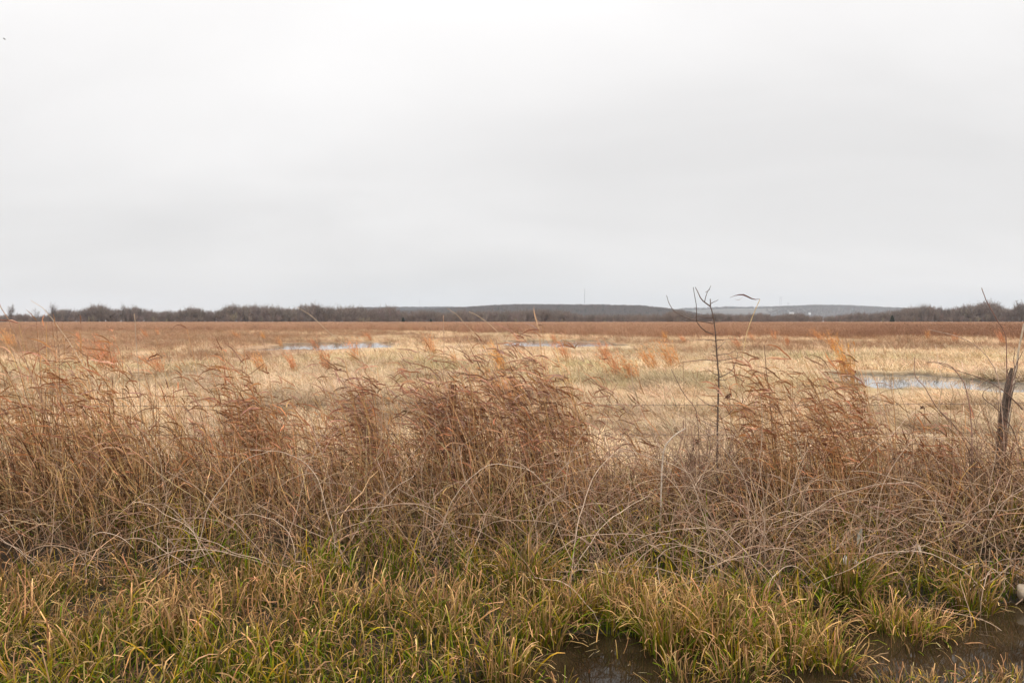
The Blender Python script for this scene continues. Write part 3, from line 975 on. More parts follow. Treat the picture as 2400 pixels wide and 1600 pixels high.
def wire(y, zz, seed):
    g = np.random.default_rng(seed)
    X = np.linspace(-9, 9.5, 120)
    spans = np.array([-7.2, -.66, 5.75, 12.3])
    sag = np.zeros_like(X)
    for a, b in zip(spans[:-1], spans[1:]):
        t = (X - a) / (b - a); w = (t >= 0) & (t <= 1)
        sag[w] = -4 * t[w] * (1 - t[w]) * .035
    Z = zz + sag + np.cumsum(g.normal(0, .0012, 120))
    P = np.stack([X, np.full(120, y) + np.cumsum(g.normal(0, .001, 120)), Z], -1)[None]
    a = tubes(P, np.full((1, 120), .0027), np.ones((1, 120, 3)), 4)
    bx_ = np.arange(-8.9, 9.4, .125); bz = np.interp(bx_, X, Z); by = np.interp(bx_, X, P[0, :, 1])
    segs = []
    for q in range(len(bx_)):
        for s in (-1, 1):
            dx = g.uniform(-.012, .012)
            segs.append(((bx_[q] - dx, by[q] - .012 * s, bz[q] - .017), (bx_[q] + dx, by[q] + .012 * s, bz[q] + .017)))
    v, q_ = bars(segs, .0018)
    V, Q, _ = join([a, (v, q_, v)])
    return mesh_np('wire', V, Q, None, WIRE)


for i, zz in enumerate((1.18, .845, .615, .36)):
    link('wire', wire(-.02, zz, 700 + i), fence)

# rusty T-post
tp = at(1063, 901, 9.0)
post = link('steel_post', None, fence, loc=(tp[0], 0, 0))
post['label'] = 'rusty steel post wrapped in dry grass'
sec = [(-.021, -.004), (.021, -.004), (.021, .002), (.003, .002), (.003, .034), (-.003, .034), (-.003, .002), (-.021, .002)]
z0_, z1_ = -.4, tp[2]
v = np.array([(a, -b, z) for z in (z0_, z1_) for a, b in sec])
q = [[i, (i + 1) % 8, 8 + (i + 1) % 8, 8 + i] for i in range(8)] + [[8, 9, 10, 15], [11, 12, 13, 14]]
link('flange', mesh_np('flange', v * np.array([1.5, 1.5, 1]), np.array(q), None, RUST, False), post)
vv, qq = bars([((-.02, .012, z), (.02, .012, z)) for z in np.arange(.1, z1_ - .03, .055)], .006)
link('stud', mesh_np('stud', vv, qq, None, RUST, False), post)['kind'] = 'stuff'

# wooden post at the right edge
wp = at(2352, 990, 9.0)
pts = [(2340, 1215), (2343, 1120), (2347, 1050), (2353, 984), (2360, 927), (2367, 889), (2374, 862)]
P = np.array([[at(a, b, 9.0) for a, b in pts]]); P[..., 1] -= 9.0
Rr = np.array([[.038, .036, .033, .030, .027, .023, .010]])
wpost = link('wooden_post', None, fence); wpost['label'] = 'dark weathered wooden post with split top'
v, q, c = tubes(P, Rr, np.ones((1, 7, 3)), 10)
gg = np.random.default_rng(9)
v = v + gg.normal(0, .005, v.shape) * np.array([1, 1, .3])
link('shaft', mesh_np('shaft', v, q, None, WOOD), wpost)
spl = []
for k in range(13):
    o_x = gg.uniform(-.045, .045); o_y = gg.uniform(-.05, .01); t0 = gg.uniform(1, 3.6); t1 = min(6.6, t0 + gg.uniform(1.0, 3))
    tt = np.linspace(t0, t1, 5)
    PP = np.stack([np.interp(tt, range(7), P[0, :, i]) for i in range(3)], -1)
    PP[:, 0] += o_x * np.linspace(.9, 1.5, 5); PP[:, 1] += o_y
    spl.append(PP)
link('splinter', mesh_np('splinter', *tubes(np.array(spl), np.tile(np.linspace(.013, .003, 5), (13, 1)), np.ones((13, 5, 3)), 4)[:2], None, WOOD), wpost, kind='stuff')

wst = link('pale_stake', None, loc=(0, 0, 0), label='pale bare stake standing behind the wooden post at the right edge', cat='stake')
P = np.array([[at(2372, 930, 9.3), at(2384, 860, 9.3), at(2389, 815, 9.3), at(2395, 785, 9.3), at(2400, 758, 9.3)]])
P0 = np.array([[at(2350, 1170, 9.3)]])
P = np.concatenate([P0, P], 1)
link('rod', mesh_np('rod', *tubes(P, np.full((1, 6), .011), np.ones((1, 6, 3)), 6)[:2], None, ROCK), wst)


# ------------------------------------------------------------------ sapling and other upright canes, measured at their real distance
def poly_tube(pts, d, r0, r1, col, dy=0.0, n=None, g=rng, sides=5, rough=.0):
    n = n or max(4, len(pts) * 3)
    a = np.array([at(px, py, d) for px, py in pts], float)
    a[:, 1] += np.linspace(0, dy, len(a))
    t = np.linspace(0, len(a) - 1, n)
    P = np.stack([np.interp(t, range(len(a)), a[:, i]) for i in range(3)], -1)
    P[1:-1] = (P[:-2] + 2 * P[1:-1] + P[2:]) / 4
    if rough: P[1:] += g.normal(0, rough, P[1:].shape)
    Rr = np.linspace(r0, r1, n)[None]
    return tubes(P[None], Rr, np.tile(np.array(col), (1, n, 1)), sides)


SD = 8.8
gs = np.random.default_rng(31)
sap = link('bare_sapling', None, loc=(0, 0, 0), label='slender bare sapling with forked top standing in the brambles, rising above the horizon', cat='sapling')
DK = (.135, .095, .075)
link('trunk', mesh_np('trunk', *poly_tube([(1683, 1215), (1683, 1090), (1683, 1014), (1684, 945), (1686, 885), (1681, 840), (1677, 780), (1672, 740), (1665, 718)], SD, .012, .0055, DK, 0, 40, gs, 6, .0015), BARK), sap)
br = [([(1665, 718), (1645, 702), (1640, 687), (1634, 672)], .006, .0022, .1), ([(1651, 708), (1653, 688), (1660, 671)], .0035, .0015, -.1), ([(1653, 685), (1664, 678)], .0022, .0012, 0),
      ([(1665, 716), (1667, 700)], .005, .003, .05), ([(1665, 712), (1672, 707), (1678, 703)], .003, .0015, -.1),
      ([(1671, 758), (1645, 753), (1622, 748), (1590, 732), (1578, 712), (1574, 690)], .0042, .0018, .3), ([(1671, 783), (1648, 776), (1623, 755), (1620, 720), (1607, 676)], .0045, .0018, -.35),
      ([(1670, 745), (1652, 744), (1640, 740)], .0028, .0012, .1), ([(1673, 797), (1655, 796), (1640, 797)], .0028, .0012, .2), ([(1674, 824), (1658, 822)], .0028, .0012, -.2),
      ([(1676, 798), (1698, 794), (1722, 794)], .003, .0012, -.3), ([(1678, 820), (1700, 808), (1716, 800)], .003, .0012, .25), ([(1679, 832), (1708, 828), (1718, 820)], .003, .0012, -.1),
      ([(1680, 845), (1655, 843), (1628, 848), (1608, 852)], .0032, .0014, .25), ([(1681, 846), (1705, 840), (1726, 834)], .0032, .0014, -.2), ([(1684, 885), (1706, 878), (1722, 870), (1735, 850), (1742, 828)], .0042, .0016, .2),
      ([(1684, 880), (1665, 872), (1650, 862)], .003, .0014, -.2), ([(1687, 890), (1702, 892), (1712, 889)], .003, .0014, .1), ([(1686, 905), (1694, 902), (1698, 908)], .003, .0015, -.1),
      ([(1684, 905), (1672, 898), (1663, 904)], .003, .0015, -.2), ([(1684, 955), (1660, 948), (1642, 930)], .003, .0014, .2), ([(1684, 985), (1702, 972), (1712, 955)], .003, .0014, -.15),
      ([(1684, 1000), (1655, 992), (1628, 975)], .0032, .0014, -.2)]
for pts, r0, r1, dy in br:
    link('branch', mesh_np('branch', *poly_tube(pts, SD, r0 * 1.3, r1 * 1.6, DK, dy, None, gs, 4, .001), BARK), sap)
# short stubs along the trunk
stub = []
for k in range(46):
    t = gs.random(); px = np.interp(t, [0, .4, 1], [1683, 1685, 1672]); py = np.interp(t, [0, .4, 1], [1010, 890, 735])
    s = gs.choice([-1, 1]); ln = gs.uniform(3, 11)
    stub.append(poly_tube([(px, py), (px + s * ln * .6, py - gs.uniform(0, 3)), (px + s * ln, py - gs.uniform(-2, 6))], SD, .004, .002, DK, gs.normal(0, .04), 4, gs, 3))
link('twigs', mesh_np('twigs', *join(stub), BARK), sap)['kind'] = 'stuff'

reed = link('tall_reed', None, loc=(0, 0, 0), label='pale reed right of the sapling, dark red leaf streaming from its tip', cat='reed')
link('stem', mesh_np('stem', *poly_tube([(1700, 1130), (1715, 1010), (1735, 880), (1745, 829), (1754, 781), (1768, 743), (1787, 701)], 8.9, .006, .004, (.62, .45, .24), .1, 26, gs, 5), VEG), reed)
a = np.array([at(*p, 8.9) for p in [(1787, 700), (1776, 701), (1767, 699), (1757, 694), (1748, 690), (1738, 690), (1728, 692), (1715, 697)]]); a[:, 1] += .1
Wl = np.array([[.004, .010, .014, .017, .018, .014, .008, .002]])
link('leaf', mesh_np('leaf', *ribbons(a[None], Wl, np.tile(np.array((.17, .06, .045)), (1, 8, 1)), side=np.array([[.3, -.5, .8]])), VEG), reed)
a = np.array([at(*p, 8.9) for p in [(1750, 690), (1742, 700), (1735, 703), (1728, 700)]]); a[:, 1] += .1
link('leaf', mesh_np('leaf', *ribbons(a[None], np.array([[.002, .004, .004, .001]]), np.tile(np.array((.35, .2, .13)), (1, 4, 1)), side=np.array([[.3, -.5, .8]])), VEG), reed)

PK = (.46, .33, .25)
singles = [
    ('tall dark thorny cane leaning left above the horizon near the right edge', [(2362, 880), (2362, 785), (2349, 764), (2332, 735), (2316, 705), (2305, 674)], 9.0, .005, .003, (.23, .13, .10)),
    ('long pale cane arching left over the red grass, right of the sapling', [(2360, 1060), (2345, 880), (2318, 835), (2280, 800), (2230, 782), (2180, 772)], 8.8, .005, .0025, PK),
    ('brown cane bending left at a sharp elbow above the right pool', [(2285, 1010), (2282, 950), (2272, 895), (2240, 853), (2190, 849)], 8.7, .007, .0035, (.30, .19, .14)),
    ('brown cane rising left from the brambles to a short upright shoot', [(2300, 1060), (2240, 990), (2205, 955), (2180, 905), (2157, 882), (2163, 838)], 8.6, .006, .003, (.32, .20, .14)),
    ('thin straight weed stem standing up at far left, crossing the woods', [(330, 900), (327, 800), (327, 735)], 8.9, .0035, .003, (.50, .38, .28)),
    ('thick reddish stem leaning left at the left edge', [(110, 960), (60, 830), (45, 775), (34, 745), (12, 700), (4, 680)], 8.7, .007, .0018, (.42, .26, .17)),
    ('fine pale reed crossing the dark tree near the left edge', [(260, 960), (180, 820), (138, 752), (118, 724), (92, 704)], 8.8, .0035, .0015, (.60, .46, .32)),
    ('pale feathered reed crossing the woods left of centre', [(1010, 1010), (860, 850), (770, 775), (735, 740), (702, 720)], 8.8, .0035, .0015, (.60, .46, .32)),
    ('thin reed leaning left between the two centre pools', [(1180, 900), (1120, 790), (1070, 735), (1050, 722)], 8.8, .0032, .0015, (.58, .42, .28)),
    ('pair-like longer reed leaning left toward the middle hill', [(1320, 960), (1220, 830), (1170, 780), (1135, 748), (1100, 730)], 8.8, .0036, .0015, (.62, .46, .30)),
    ('thin upright stem standing against the red grass left of centre', [(1040, 870), (1040, 790), (1038, 738)], 9.0, .003, .0025, (.50, .34, .24)),
    ('dark upright weed stalk right of the sapling', [(1812, 1020), (1803, 920), (1795, 880), (1788, 808)], 8.9, .007, .003, (.30, .19, .13)),
    ('dark thin branched twig rising just left of the sapling', [(1640, 1060), (1635, 960), (1600, 920), (1580, 880), (1573, 865)], 8.8, .0045, .0025, (.24, .16, .12)),
    ('long straw coloured reed leaning left over the orange clumps', [(1790, 1110), (1690, 960), (1640, 900), (1600, 860), (1540, 815), (1508, 797)], 8.7, .004, .0018, (.58, .42, .26)),
    ('thick pale curved cane standing out against the straw left of the sapling', [(1553, 1080), (1554, 1060), (1562, 1035), (1580, 1015), (1603, 1000)], 8.3, .008, .004, (.62, .52, .42)),
]
for lab, pts, d, r0, r1, c in singles:
    zb = EYE - (pts[0][1] - HZ) / F * d
    gz = float(ground_z((pts[0][0] - 1200) / F * d, d))
    if zb > gz:   # carry the stem down to the soil
        pyg = HZ + (EYE - gz) * F / d
        slope = (pts[0][0] - pts[1][0]) / max(1, pts[0][1] - pts[1][1])
        pts = [(pts[0][0] + slope * .5 * (pyg - pts[0][1]), pyg)] + pts
    e = link('dry_cane', mesh_np('dry_cane', *poly_tube(pts, d, r0 * 1.25, r1 * 1.4, c, gs.uniform(-.2, .2), None, gs, 5, .002), BARK), label=lab, cat='cane')
    e['group'] = 'single tall canes and reeds'

# fork of woody stems on the wooden post
vn = link('woody_vine', None, loc=(0, 0, 0), label='brown woody vine with forked shoots climbing the wooden post', cat='vine')
for pts in ([(2338, 1210), (2338, 1060), (2342, 990), (2340, 940)], [(2352, 1200), (2360, 1000), (2370, 930), (2378, 870), (2376, 840), (2378, 812)],
            [(2366, 930), (2376, 880), (2388, 845), (2402, 822)], [(2368, 915), (2385, 895), (2402, 885)], [(2364, 900), (2362, 880), (2360, 862)], [(2372, 900), (2384, 868), (2386, 830)],
            [(2332, 1215), (2300, 1100), (2255, 1010), (2215, 970), (2200, 950)], [(2400, 960), (2360, 920), (2300, 885), (2240, 868), (2190, 850)],
            [(2404, 1090), (2380, 1010), (2340, 960), (2300, 930), (2302, 912), (2345, 895)]):
    link('stem', mesh_np('stem', *poly_tube(pts, 8.93, .0075, .003, (.20, .13, .10), gs.uniform(-.1, .1), None, gs, 5, .003), BARK), vn)


# leafless twiggy shrubs tangled in the fence line
for px, d, H, lab in ((1612, 8.75, 1.35, 'thin twiggy leafless shrub just left of the sapling'), (1690, 8.95, 1.15, 'leafless twigs crowding the foot of the sapling'),
                      (1745, 8.7, 1.2, 'twiggy leafless shrub leaning beside the tall pale reed'), (2290, 8.7, 1.1, 'twiggy leafless shrub just left of the wooden post'),
                      (2385, 8.8, 1.25, 'twiggy leafless shrub at the right edge in front of the wooden post')):
    x0 = (px - 1200) / F * d
    e = link('twiggy_shrub', None, loc=(x0, d, float(ground_z(x0, d))), label=lab, cat='shrub')
    for q in range(3):
        t, c = bare_tree(px + q, H=H * (1 - .12 * q), limbs=9, subs=4, twigs=2, wtw=.0042, dark=(.27, .17, .12), open_=.12, spread=.9)
        off = np.array(((q - 1) * .16, (q % 2) * .1, 0))
        t = (t[0] * np.array((.45, .45, 1)) + off, t[1], t[2]); c = (c[0] + off, c[1], c[2])
        link('trunk', mesh_np('trunk', *t, BARK), e)
        link('crown', mesh_np('crown', *c, BARK), e, kind='stuff')


# ------------------------------------------------------------------ fence line grass
def env(px):
    """height of the dry fence-line growth, by place along the fence"""
    return np.interp(px, [-600, 0, 120, 250, 330, 450, 560, 640, 760, 900, 985, 1040, 1110, 1200, 1300, 1380, 1500, 1640, 1720, 1850, 1980, 2080, 2180, 2300, 2400, 3000],
                     [1.3, 1.5, 1.55, 1.45, 1.3, 1.15, 1.3, 1.0, .92, 1.12, .95, 1.3, 1.3, 1.15, 1.1, .85, .62, .62, .82, 1.12, 1.0, .78, .75, .85, .95, 1.0])


def two_tone(n, k, light, dark, g, share=.35):
    m = (g.random(n) < share)[:, None, None]
    return np.where(m, np.array(dark), np.tile(np.array(light, float), (n, k, 1)))


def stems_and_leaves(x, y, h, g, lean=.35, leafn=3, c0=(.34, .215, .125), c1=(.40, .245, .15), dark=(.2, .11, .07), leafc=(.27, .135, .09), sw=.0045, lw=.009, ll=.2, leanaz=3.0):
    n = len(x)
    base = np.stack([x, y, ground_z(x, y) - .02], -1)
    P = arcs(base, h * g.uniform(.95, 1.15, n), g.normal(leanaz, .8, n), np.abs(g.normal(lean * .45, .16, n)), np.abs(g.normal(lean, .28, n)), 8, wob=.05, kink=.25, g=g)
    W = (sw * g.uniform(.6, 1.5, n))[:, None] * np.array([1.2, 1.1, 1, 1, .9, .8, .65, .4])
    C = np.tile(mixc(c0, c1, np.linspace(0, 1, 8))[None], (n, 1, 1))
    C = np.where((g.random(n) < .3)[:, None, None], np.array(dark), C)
    ch = [ribbons(P, W, jitter(C, g, .28), g=g)]
    if leafn:
        m = n * leafn
        k = np.repeat(np.arange(n), leafn); j = g.integers(2, 8, m)
        P2 = arcs(P[k, j], ll * g.uniform(.5, 1.6, m), g.normal(3.05, .75, m), g.uniform(.4, 1.5, m), g.uniform(.1, 1.4, m), 5, wob=.15, g=g)
        W2 = (lw * g.uniform(.5, 1.3, m))[:, None] * np.array([.7, 1, 1, .75, .1])
        C2 = np.tile(np.array(leafc), (m, 5, 1))
        ch.append(ribbons(P2, W2, jitter(C2, g, .35), g=g))
    return ch


g = np.random.default_rng(41)
# dense undergrowth
n = 8200
x = g.uniform(-7.6, 7.6, n); y = g.uniform(7.9, 9.75, n)
pxx = 1200 + x / y * F
h = np.clip(env(pxx) * g.beta(2.2, 2.4, n) * 1.05, .15, 1.2) * np.interp(y, [7.7, 8.4, 9.2, 9.75], [.6, 1, 1, .6])
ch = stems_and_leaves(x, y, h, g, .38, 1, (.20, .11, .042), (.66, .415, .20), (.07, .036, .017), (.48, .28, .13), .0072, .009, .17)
mess = 4600          # fallen and tangled stalks
x = g.uniform(-7.6, 7.6, mess); y = g.uniform(7.75, 9.5, mess)
zz = ground_z(x, y) + g.beta(1.2, 2.8, mess) * env(1200 + x / y * F) * .7
P = arcs(np.stack([x, y, zz], -1), g.uniform(.25, .75, mess), g.uniform(0, 6.28, mess), g.uniform(.5, 1.9, mess), g.normal(.3, .7, mess), 6, wob=.15, kink=.3, g=g)
W = g.uniform(.004, .0085, (mess, 1)) * np.array([.8, 1, 1, 1, .8, .4])
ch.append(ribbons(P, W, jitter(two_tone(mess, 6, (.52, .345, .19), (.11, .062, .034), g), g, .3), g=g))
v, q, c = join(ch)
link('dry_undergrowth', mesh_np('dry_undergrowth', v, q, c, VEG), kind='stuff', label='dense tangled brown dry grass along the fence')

# tall thin stems over it
n = 3000
x = g.uniform(-7.6, 7.6, n); y = g.uniform(8.3, 9.7, n)
pxx = 1200 + x / y * F
h = env(pxx) * g.uniform(.75, 1.3, n)
keep = g.random(n) < np.interp(pxx, [0, 250, 700, 1300, 1400, 1650, 1750, 2050, 2150, 2400], [.8, .7, .6, .6, .25, .25, .5, .5, .25, .4])
x, y, h = x[keep], y[keep], h[keep]
ch = stems_and_leaves(x, y, h, g, .20, 2, (.55, .335, .15), (.54, .30, .14), (.17, .08, .04), (.40, .18, .08), .0055, .0115, .18)
v, q, c = join(ch)
link('tall_dry_grass', mesh_np('tall_dry_grass', v, q, c, VEG), kind='stuff', label='thin reddish dry grass stems standing above the fence line')

# individual tall leafy grass clumps: base px, base distance, height, lean, stems, tone
TG = [(120, 8.6, 2.05, .55, 34, 0, 'leafy reddish grass clump leaning left at the left edge, tallest there'),
      (235, 8.9, 1.85, .35, 30, 0, 'upright reddish grass clump second from the left edge'),
      (330, 8.5, 1.75, .5, 26, 0, 'loose brown grass clump third from the left edge'),
      (480, 8.8, 1.95, .75, 12, 0, 'sparse grass clump with long leaves arching left toward the orange broomsedge'),
      (600, 8.9, 1.85, .25, 46, 0, 'narrow upright grass clump left of the first pool, taller than its neighbours'),
      (655, 9.0, 1.5, .35, 30, 0, 'slightly shorter grass clump just right of the narrow upright one'),
      (780, 9.0, 1.4, .5, 18, 0, 'thin grass clump halfway between the narrow clump and the rusty post'),
      (905, 8.8, 1.68, .45, 48, 1, 'bushy purplish grass clump left of the rusty post'),
      (1100, 8.8, 1.75, .55, 95, 1, 'dense purplish grass clump wrapped round the rusty post'),
      (1150, 9.1, 1.55, .3, 40, 0, 'brown grass clump just right of the rusty post'),
      (1310, 8.9, 1.98, .62, 95, 1, 'big purplish grass clump right of the post, all streaming left'),
      (1400, 9.0, 1.7, .6, 26, 0, 'thin leaning grass stems right of the big purplish clump'),
      (1560, 8.9, 1.95, .95, 15, 1, 'arching grass with long leaves reaching left over the orange clumps left of the sapling'),
      (1830, 8.8, 1.65, .5, 40, 0, 'rusty grass clump just right of the tall pale reed'),
      (1990, 8.8, 1.75, .7, 55, 0, 'rusty grass clump leaning left in front of the right pool'),
      (2075, 8.9, 1.75, .45, 34, 0, 'tall brown grass clump crossing the left end of the right pool'),
      (2230, 8.8, 1.15, .5, 24, 0, 'low brown grass clump between the right pool and the wooden post')]
for px, d, h, lean, ns, tn, lab in TG:
    g = np.random.default_rng(int(px))
    x0 = (px - 1200) / F * d
    e = link('tall_grass_clump', None, loc=(0, 0, 0), label=lab, cat='grass clump', group='tall leafy grass clumps along the fence')
    gz = float(ground_z(x0, d))
    n = int(ns * 1.55)
    r = (.10 + .0019 * ns) * np.sqrt(g.random(n)); a = g.uniform(0, 6.28, n)
    base = np.stack([x0 + r * np.cos(a) * 1.4, d + r * np.sin(a), np.full(n, gz)], -1)
    base[:, 2] = ground_z(base[:, 0], base[:, 1]) - .02
    P = arcs(base, h * g.uniform(.62, 1.08, n), g.normal(3.05, .4, n), np.clip(g.normal(lean * .28, .10, n), 0, 1), np.clip(g.normal(lean * .65, .22, n), .02, 1.6), 10, wob=.03, g=g)
    W = g.uniform(.006, .0095, (n, 1)) * np.linspace(1.1, .5, 10)
    C = np.tile(mixc((.58, .36, .165), (.52, .29, .135), np.linspace(0, 1, 10))[None], (n, 1, 1))
    link('stem', mesh_np('stem', *ribbons(P, W, jitter(C, g, .2), g=g), VEG), e, kind='stuff')
    m = int(n * 5)
    k = g.integers(0, n, m); j = np.clip((g.beta(2.6, 1.5, m) * 10).astype(int), 2, 9)
    P2 = arcs(P[k, j], g.uniform(.10, .36, m), g.normal(3.08, .6, m), g.uniform(.5, 1.5, m), g.uniform(.1, 1.6, m), 7, wob=.16, g=g)
    W2 = g.uniform(.009, .018, (m, 1)) * np.array([.6, .95, 1, 1, .8, .5, .06])
    lc = np.array((.36, .18, .10)) if tn else np.array((.38, .17, .075))
    cc_ = mixc(lc, np.array((.48, .30, .20)), g.random(m) ** 1.7)
    C2 = np.repeat(cc_[:, None, :], 7, 1)
    link('leaves', mesh_np('leaves', *ribbons(P2, W2, jitter(C2, g, .25), side=np.stack([g.normal(0, .4, m), g.normal(0, .8, m), g.uniform(.4, 1, m)], -1)), VEG), e, kind='stuff')
    if tn == 1:   # fine fluffy side sprays
        m = n * 6
        k = g.integers(0, n, m); j = g.integers(4, 10, m)
        P3 = arcs(P[k, j], g.uniform(.06, .2, m), g.normal(3.05, .8, m), g.uniform(.5, 1.7, m), g.uniform(-.3, 1.0, m), 4, wob=.12, g=g)
        W3 = g.uniform(.004, .007, (m, 1)) * np.array([1, 1, .8, .3])
        link('spray', mesh_np('spray', *ribbons(P3, W3, jitter(np.tile(np.array((.42, .27, .21)), (m, 4, 1)), g, .25), g=g), VEG), e, kind='stuff')

# ------------------------------------------------------------------ brambles
BRM = [(-30, 'at the left edge'), (210, 'second from the left edge'), (430, 'below the sparse arching grass'), (650, 'below the narrow upright grass clump'),
       (860, 'left of the rusty post'), (1060, 'in front of the rusty post'), (1250, 'in front of the big purplish grass clump'), (1440, 'between the big purplish clump and the sapling'),
       (1620, 'at the foot of the sapling, left side'), (1790, 'just right of the sapling foot'), (1960, 'below the rusty leaning clump, loops of white cane'),
       (2130, 'left of the wooden post, with knotted stems'), (2300, 'at the foot of the wooden post'), (2480, 'at the right edge')]
cane_seed = 900
for bi, (px, where) in enumerate(BRM):
    g = np.random.default_rng(cane_seed + bi)
    right = sstep(500, 1700, px)
    e = link('bramble_bush', None, loc=(0, 0, 0), label='tangle of pale arching bramble canes ' + where, cat='bramble', group='brambles along the ditch bank')
    nc = int(15 + 14 * right)
    big = []
    for k in range(nc):
        y0 = g.uniform(7.15, 8.9); x0 = (px - 1200) / F * 8.2 + g.normal(0, .5)
        gz = float(ground_z(x0, y0))
        toleft = g.random() < .5
        az = (math.pi if toleft else 0) + g.normal(0, .5)
        Ln = g.uniform(.8, 1.7 + .45 * right)
        P = arcs(np.array([[x0, y0, gz - .02]]), np.array([Ln]), np.array([az]), np.array([abs(g.normal(.45, .35))]), np.array([g.uniform(.5, 2.2)]), 22, p=g.uniform(.6, 1.6), wob=.10, kink=.5, g=g)
        P[..., 2] = np.maximum(P[..., 2], ground_z(P[..., 0], P[..., 1]) + .01)
        Rr = np.linspace(g.uniform(.0036, .0072), .0024, 22)[None]
        c = mixc((.42, .275, .175), (.64, .48, .36), g.random()) * g.uniform(.75, 1.1)
        C = np.tile(c[None, None, :], (1, 22, 1))
        link('cane', mesh_np('cane', *tubes(P, Rr, C, 4), BARK), e)
        big.append(P[0])
    big = np.array(big)
    # side shoots from the canes and thin canes
    m = nc * 5
    k = g.integers(0, nc, m); j = g.integers(4, 21, m)
    P2 = arcs(big[k, j], g.uniform(.12, .6, m), g.uniform(0, 6.28, m), g.uniform(.1, 1.6, m), g.normal(.5, .6, m), 7, wob=.13, g=g)
    W2 = g.uniform(.0022, .0038, (m, 1)) * np.linspace(1, .5, 7)
    c2 = jitter(np.tile(np.array((.42, .275, .185)), (m, 7, 1)), g, .2)
    n3 = int(46 + 34 * right)
    x3 = (px - 1200) / F * 8.4 + g.normal(0, .55, n3); y3 = g.uniform(7.4, 9.4, n3)
    az = np.where(g.random(n3) < .55, math.pi, 0) + g.normal(0, .8, n3)
    P3 = arcs(np.stack([x3, y3, ground_z(x3, y3) - .02], -1), g.uniform(.7, 2.0, n3), az, np.abs(g.normal(.3, .3, n3)), g.uniform(.6, 2.3, n3), 12, wob=.09, kink=.3, g=g)
    P3[..., 2] = np.maximum(P3[..., 2], ground_z(P3[..., 0], P3[..., 1]) + .01)
    R3 = g.uniform(.0026, .005, (n3, 1)) * np.linspace(1, .5, 12)
    c3 = jitter(np.tile(np.array((.36, .225, .145)), (n3, 12, 1)), g, .22)
    v, q, c = join([tubes(P2, W2, c2, 3), tubes(P3, R3, c3, 3)])
    s = link('twigs', mesh_np('twigs', v, q, c, BARK), e); s['kind'] = 'stuff'

# dried leaf clusters caught in the canes
for px, py, d, sz, lab in [(1707, 928, 8.7, .06, 'dark dried leaf bunch hanging right of the sapling trunk'), (1635, 1035, 8.5, .05, 'dark dried leaf bunch left of the sapling foot'),
                           (2165, 955, 8.8, .05, 'dark dried seed head below the right pool'), (2105, 1075, 8.4, .06, 'pair of dark curled dead leaves low in the brambles, left of the wooden post'),
                           (2020, 1262, 7.7, .10, 'large grey curled dead leaf above the white scraps'), (2158, 1290, 7.6, .07, 'pale dead leaf hanging over the ditch bank')]:
    g = np.random.default_rng(px)
    e = link('dead_leaf_bunch', None, loc=at(px, py, d), label=lab, cat='dead leaves')
    pale = px in (2020, 2158)
    nn = 2 if pale else 12
    lx, ly, lz = at(px, py, d)
    dn = lz - float(ground_z(lx + .2, ly))
    tw = np.array([[(0, 0, sz * .4), (.02, 0, -.02), (.05, .02, -dn * .35), (.13, .03, -dn * .7), (.2, 0, -dn)]])
    link('twig', mesh_np('twig', *tubes(tw, np.array([[.002, .003, .004, .0045, .005]]), np.tile(np.array((.34, .22, .14)), (1, 5, 1)), 4), BARK), e)
    for k in range(nn):
        b = np.array([[g.normal(0, sz * .15), g.normal(0, sz * .2), sz * .5 * g.random() + (sz * .5 if pale else 0)]])
        P = arcs(b, np.array([sz * (1.7 if pale else g.uniform(.6, 1.1))]), g.uniform(0, 6.28, 1), np.array([g.uniform(1.6, 3.0) if not pale else 2.9]), np.array([g.normal(.2, .5)]), 6, wob=.15, g=g)
        W = np.array([[.1, .6, .9, .8, .5, .05]]) * sz * (.42 if pale else .35)
        c = np.array((.36, .30, .26)) if pale else np.array((.15, .085, .055))
        v, q, cc_ = ribbons(P, W, jitter(np.tile(c, (1, 6, 1)), g, .2), side=np.array([[1., g.normal(0, .4), 0]]))
        link('leaf', mesh_np('leaf', v, q, cc_, VEG), e)


# ------------------------------------------------------------------ sedge
def sedge(x, y, h, g, green, fan=.25, az=None, w=(.007, .0135), k=8):
    n = len(x)
    base = np.stack([x, y, ground_z(x, y) - .03], -1)
    az = g.uniform(0, 6.28, n) if az is None else az
    P = arcs(base, h, az, np.abs(g.normal(fan, .17, n)), np.abs(g.normal(1.15, .75, n)), k, p=2.6, wob=.06, kink=.6, g=g)
    prof = np.interp(np.linspace(0, 1, k), [0, .3, .8, 1], [.8, 1, .8, .55])
    W = g.uniform(*w, (n, 1)) * prof * np.where(g.random((n, 1)) < .42, .5, 1.0)
    t = np.linspace(0, 1, k)[None]
    cut = np.clip(g.normal(green, .24, n), -.2, 1.3)[:, None]     # how far up the blade is still green
    u = sstep(-.2, .2, t - cut)
    low = mixc((.045, .078, .003), (.20, .25, .008), t * np.ones((n, 1)))
    yel = mixc((.12, .11, .004), (.46, .32, .015), t * np.ones((n, 1)))
    pick = (g.random(n) < .4)[:, None, None]
    low = np.where(pick, yel, low) * g.uniform(.6, 1.15, (n, 1, 1))
    tanj = np.where(g.random((n, 1, 1)) < .45, .55, 1.0)
    tan = mixc((.15, .06, .016), (.68, .395, .18), t * np.ones((n, 1)))
    C = low * (1 - u[..., None]) + tan * tanj * u[..., None]
    return ribbons(P, W, jitter(C, g, .27), g=g)


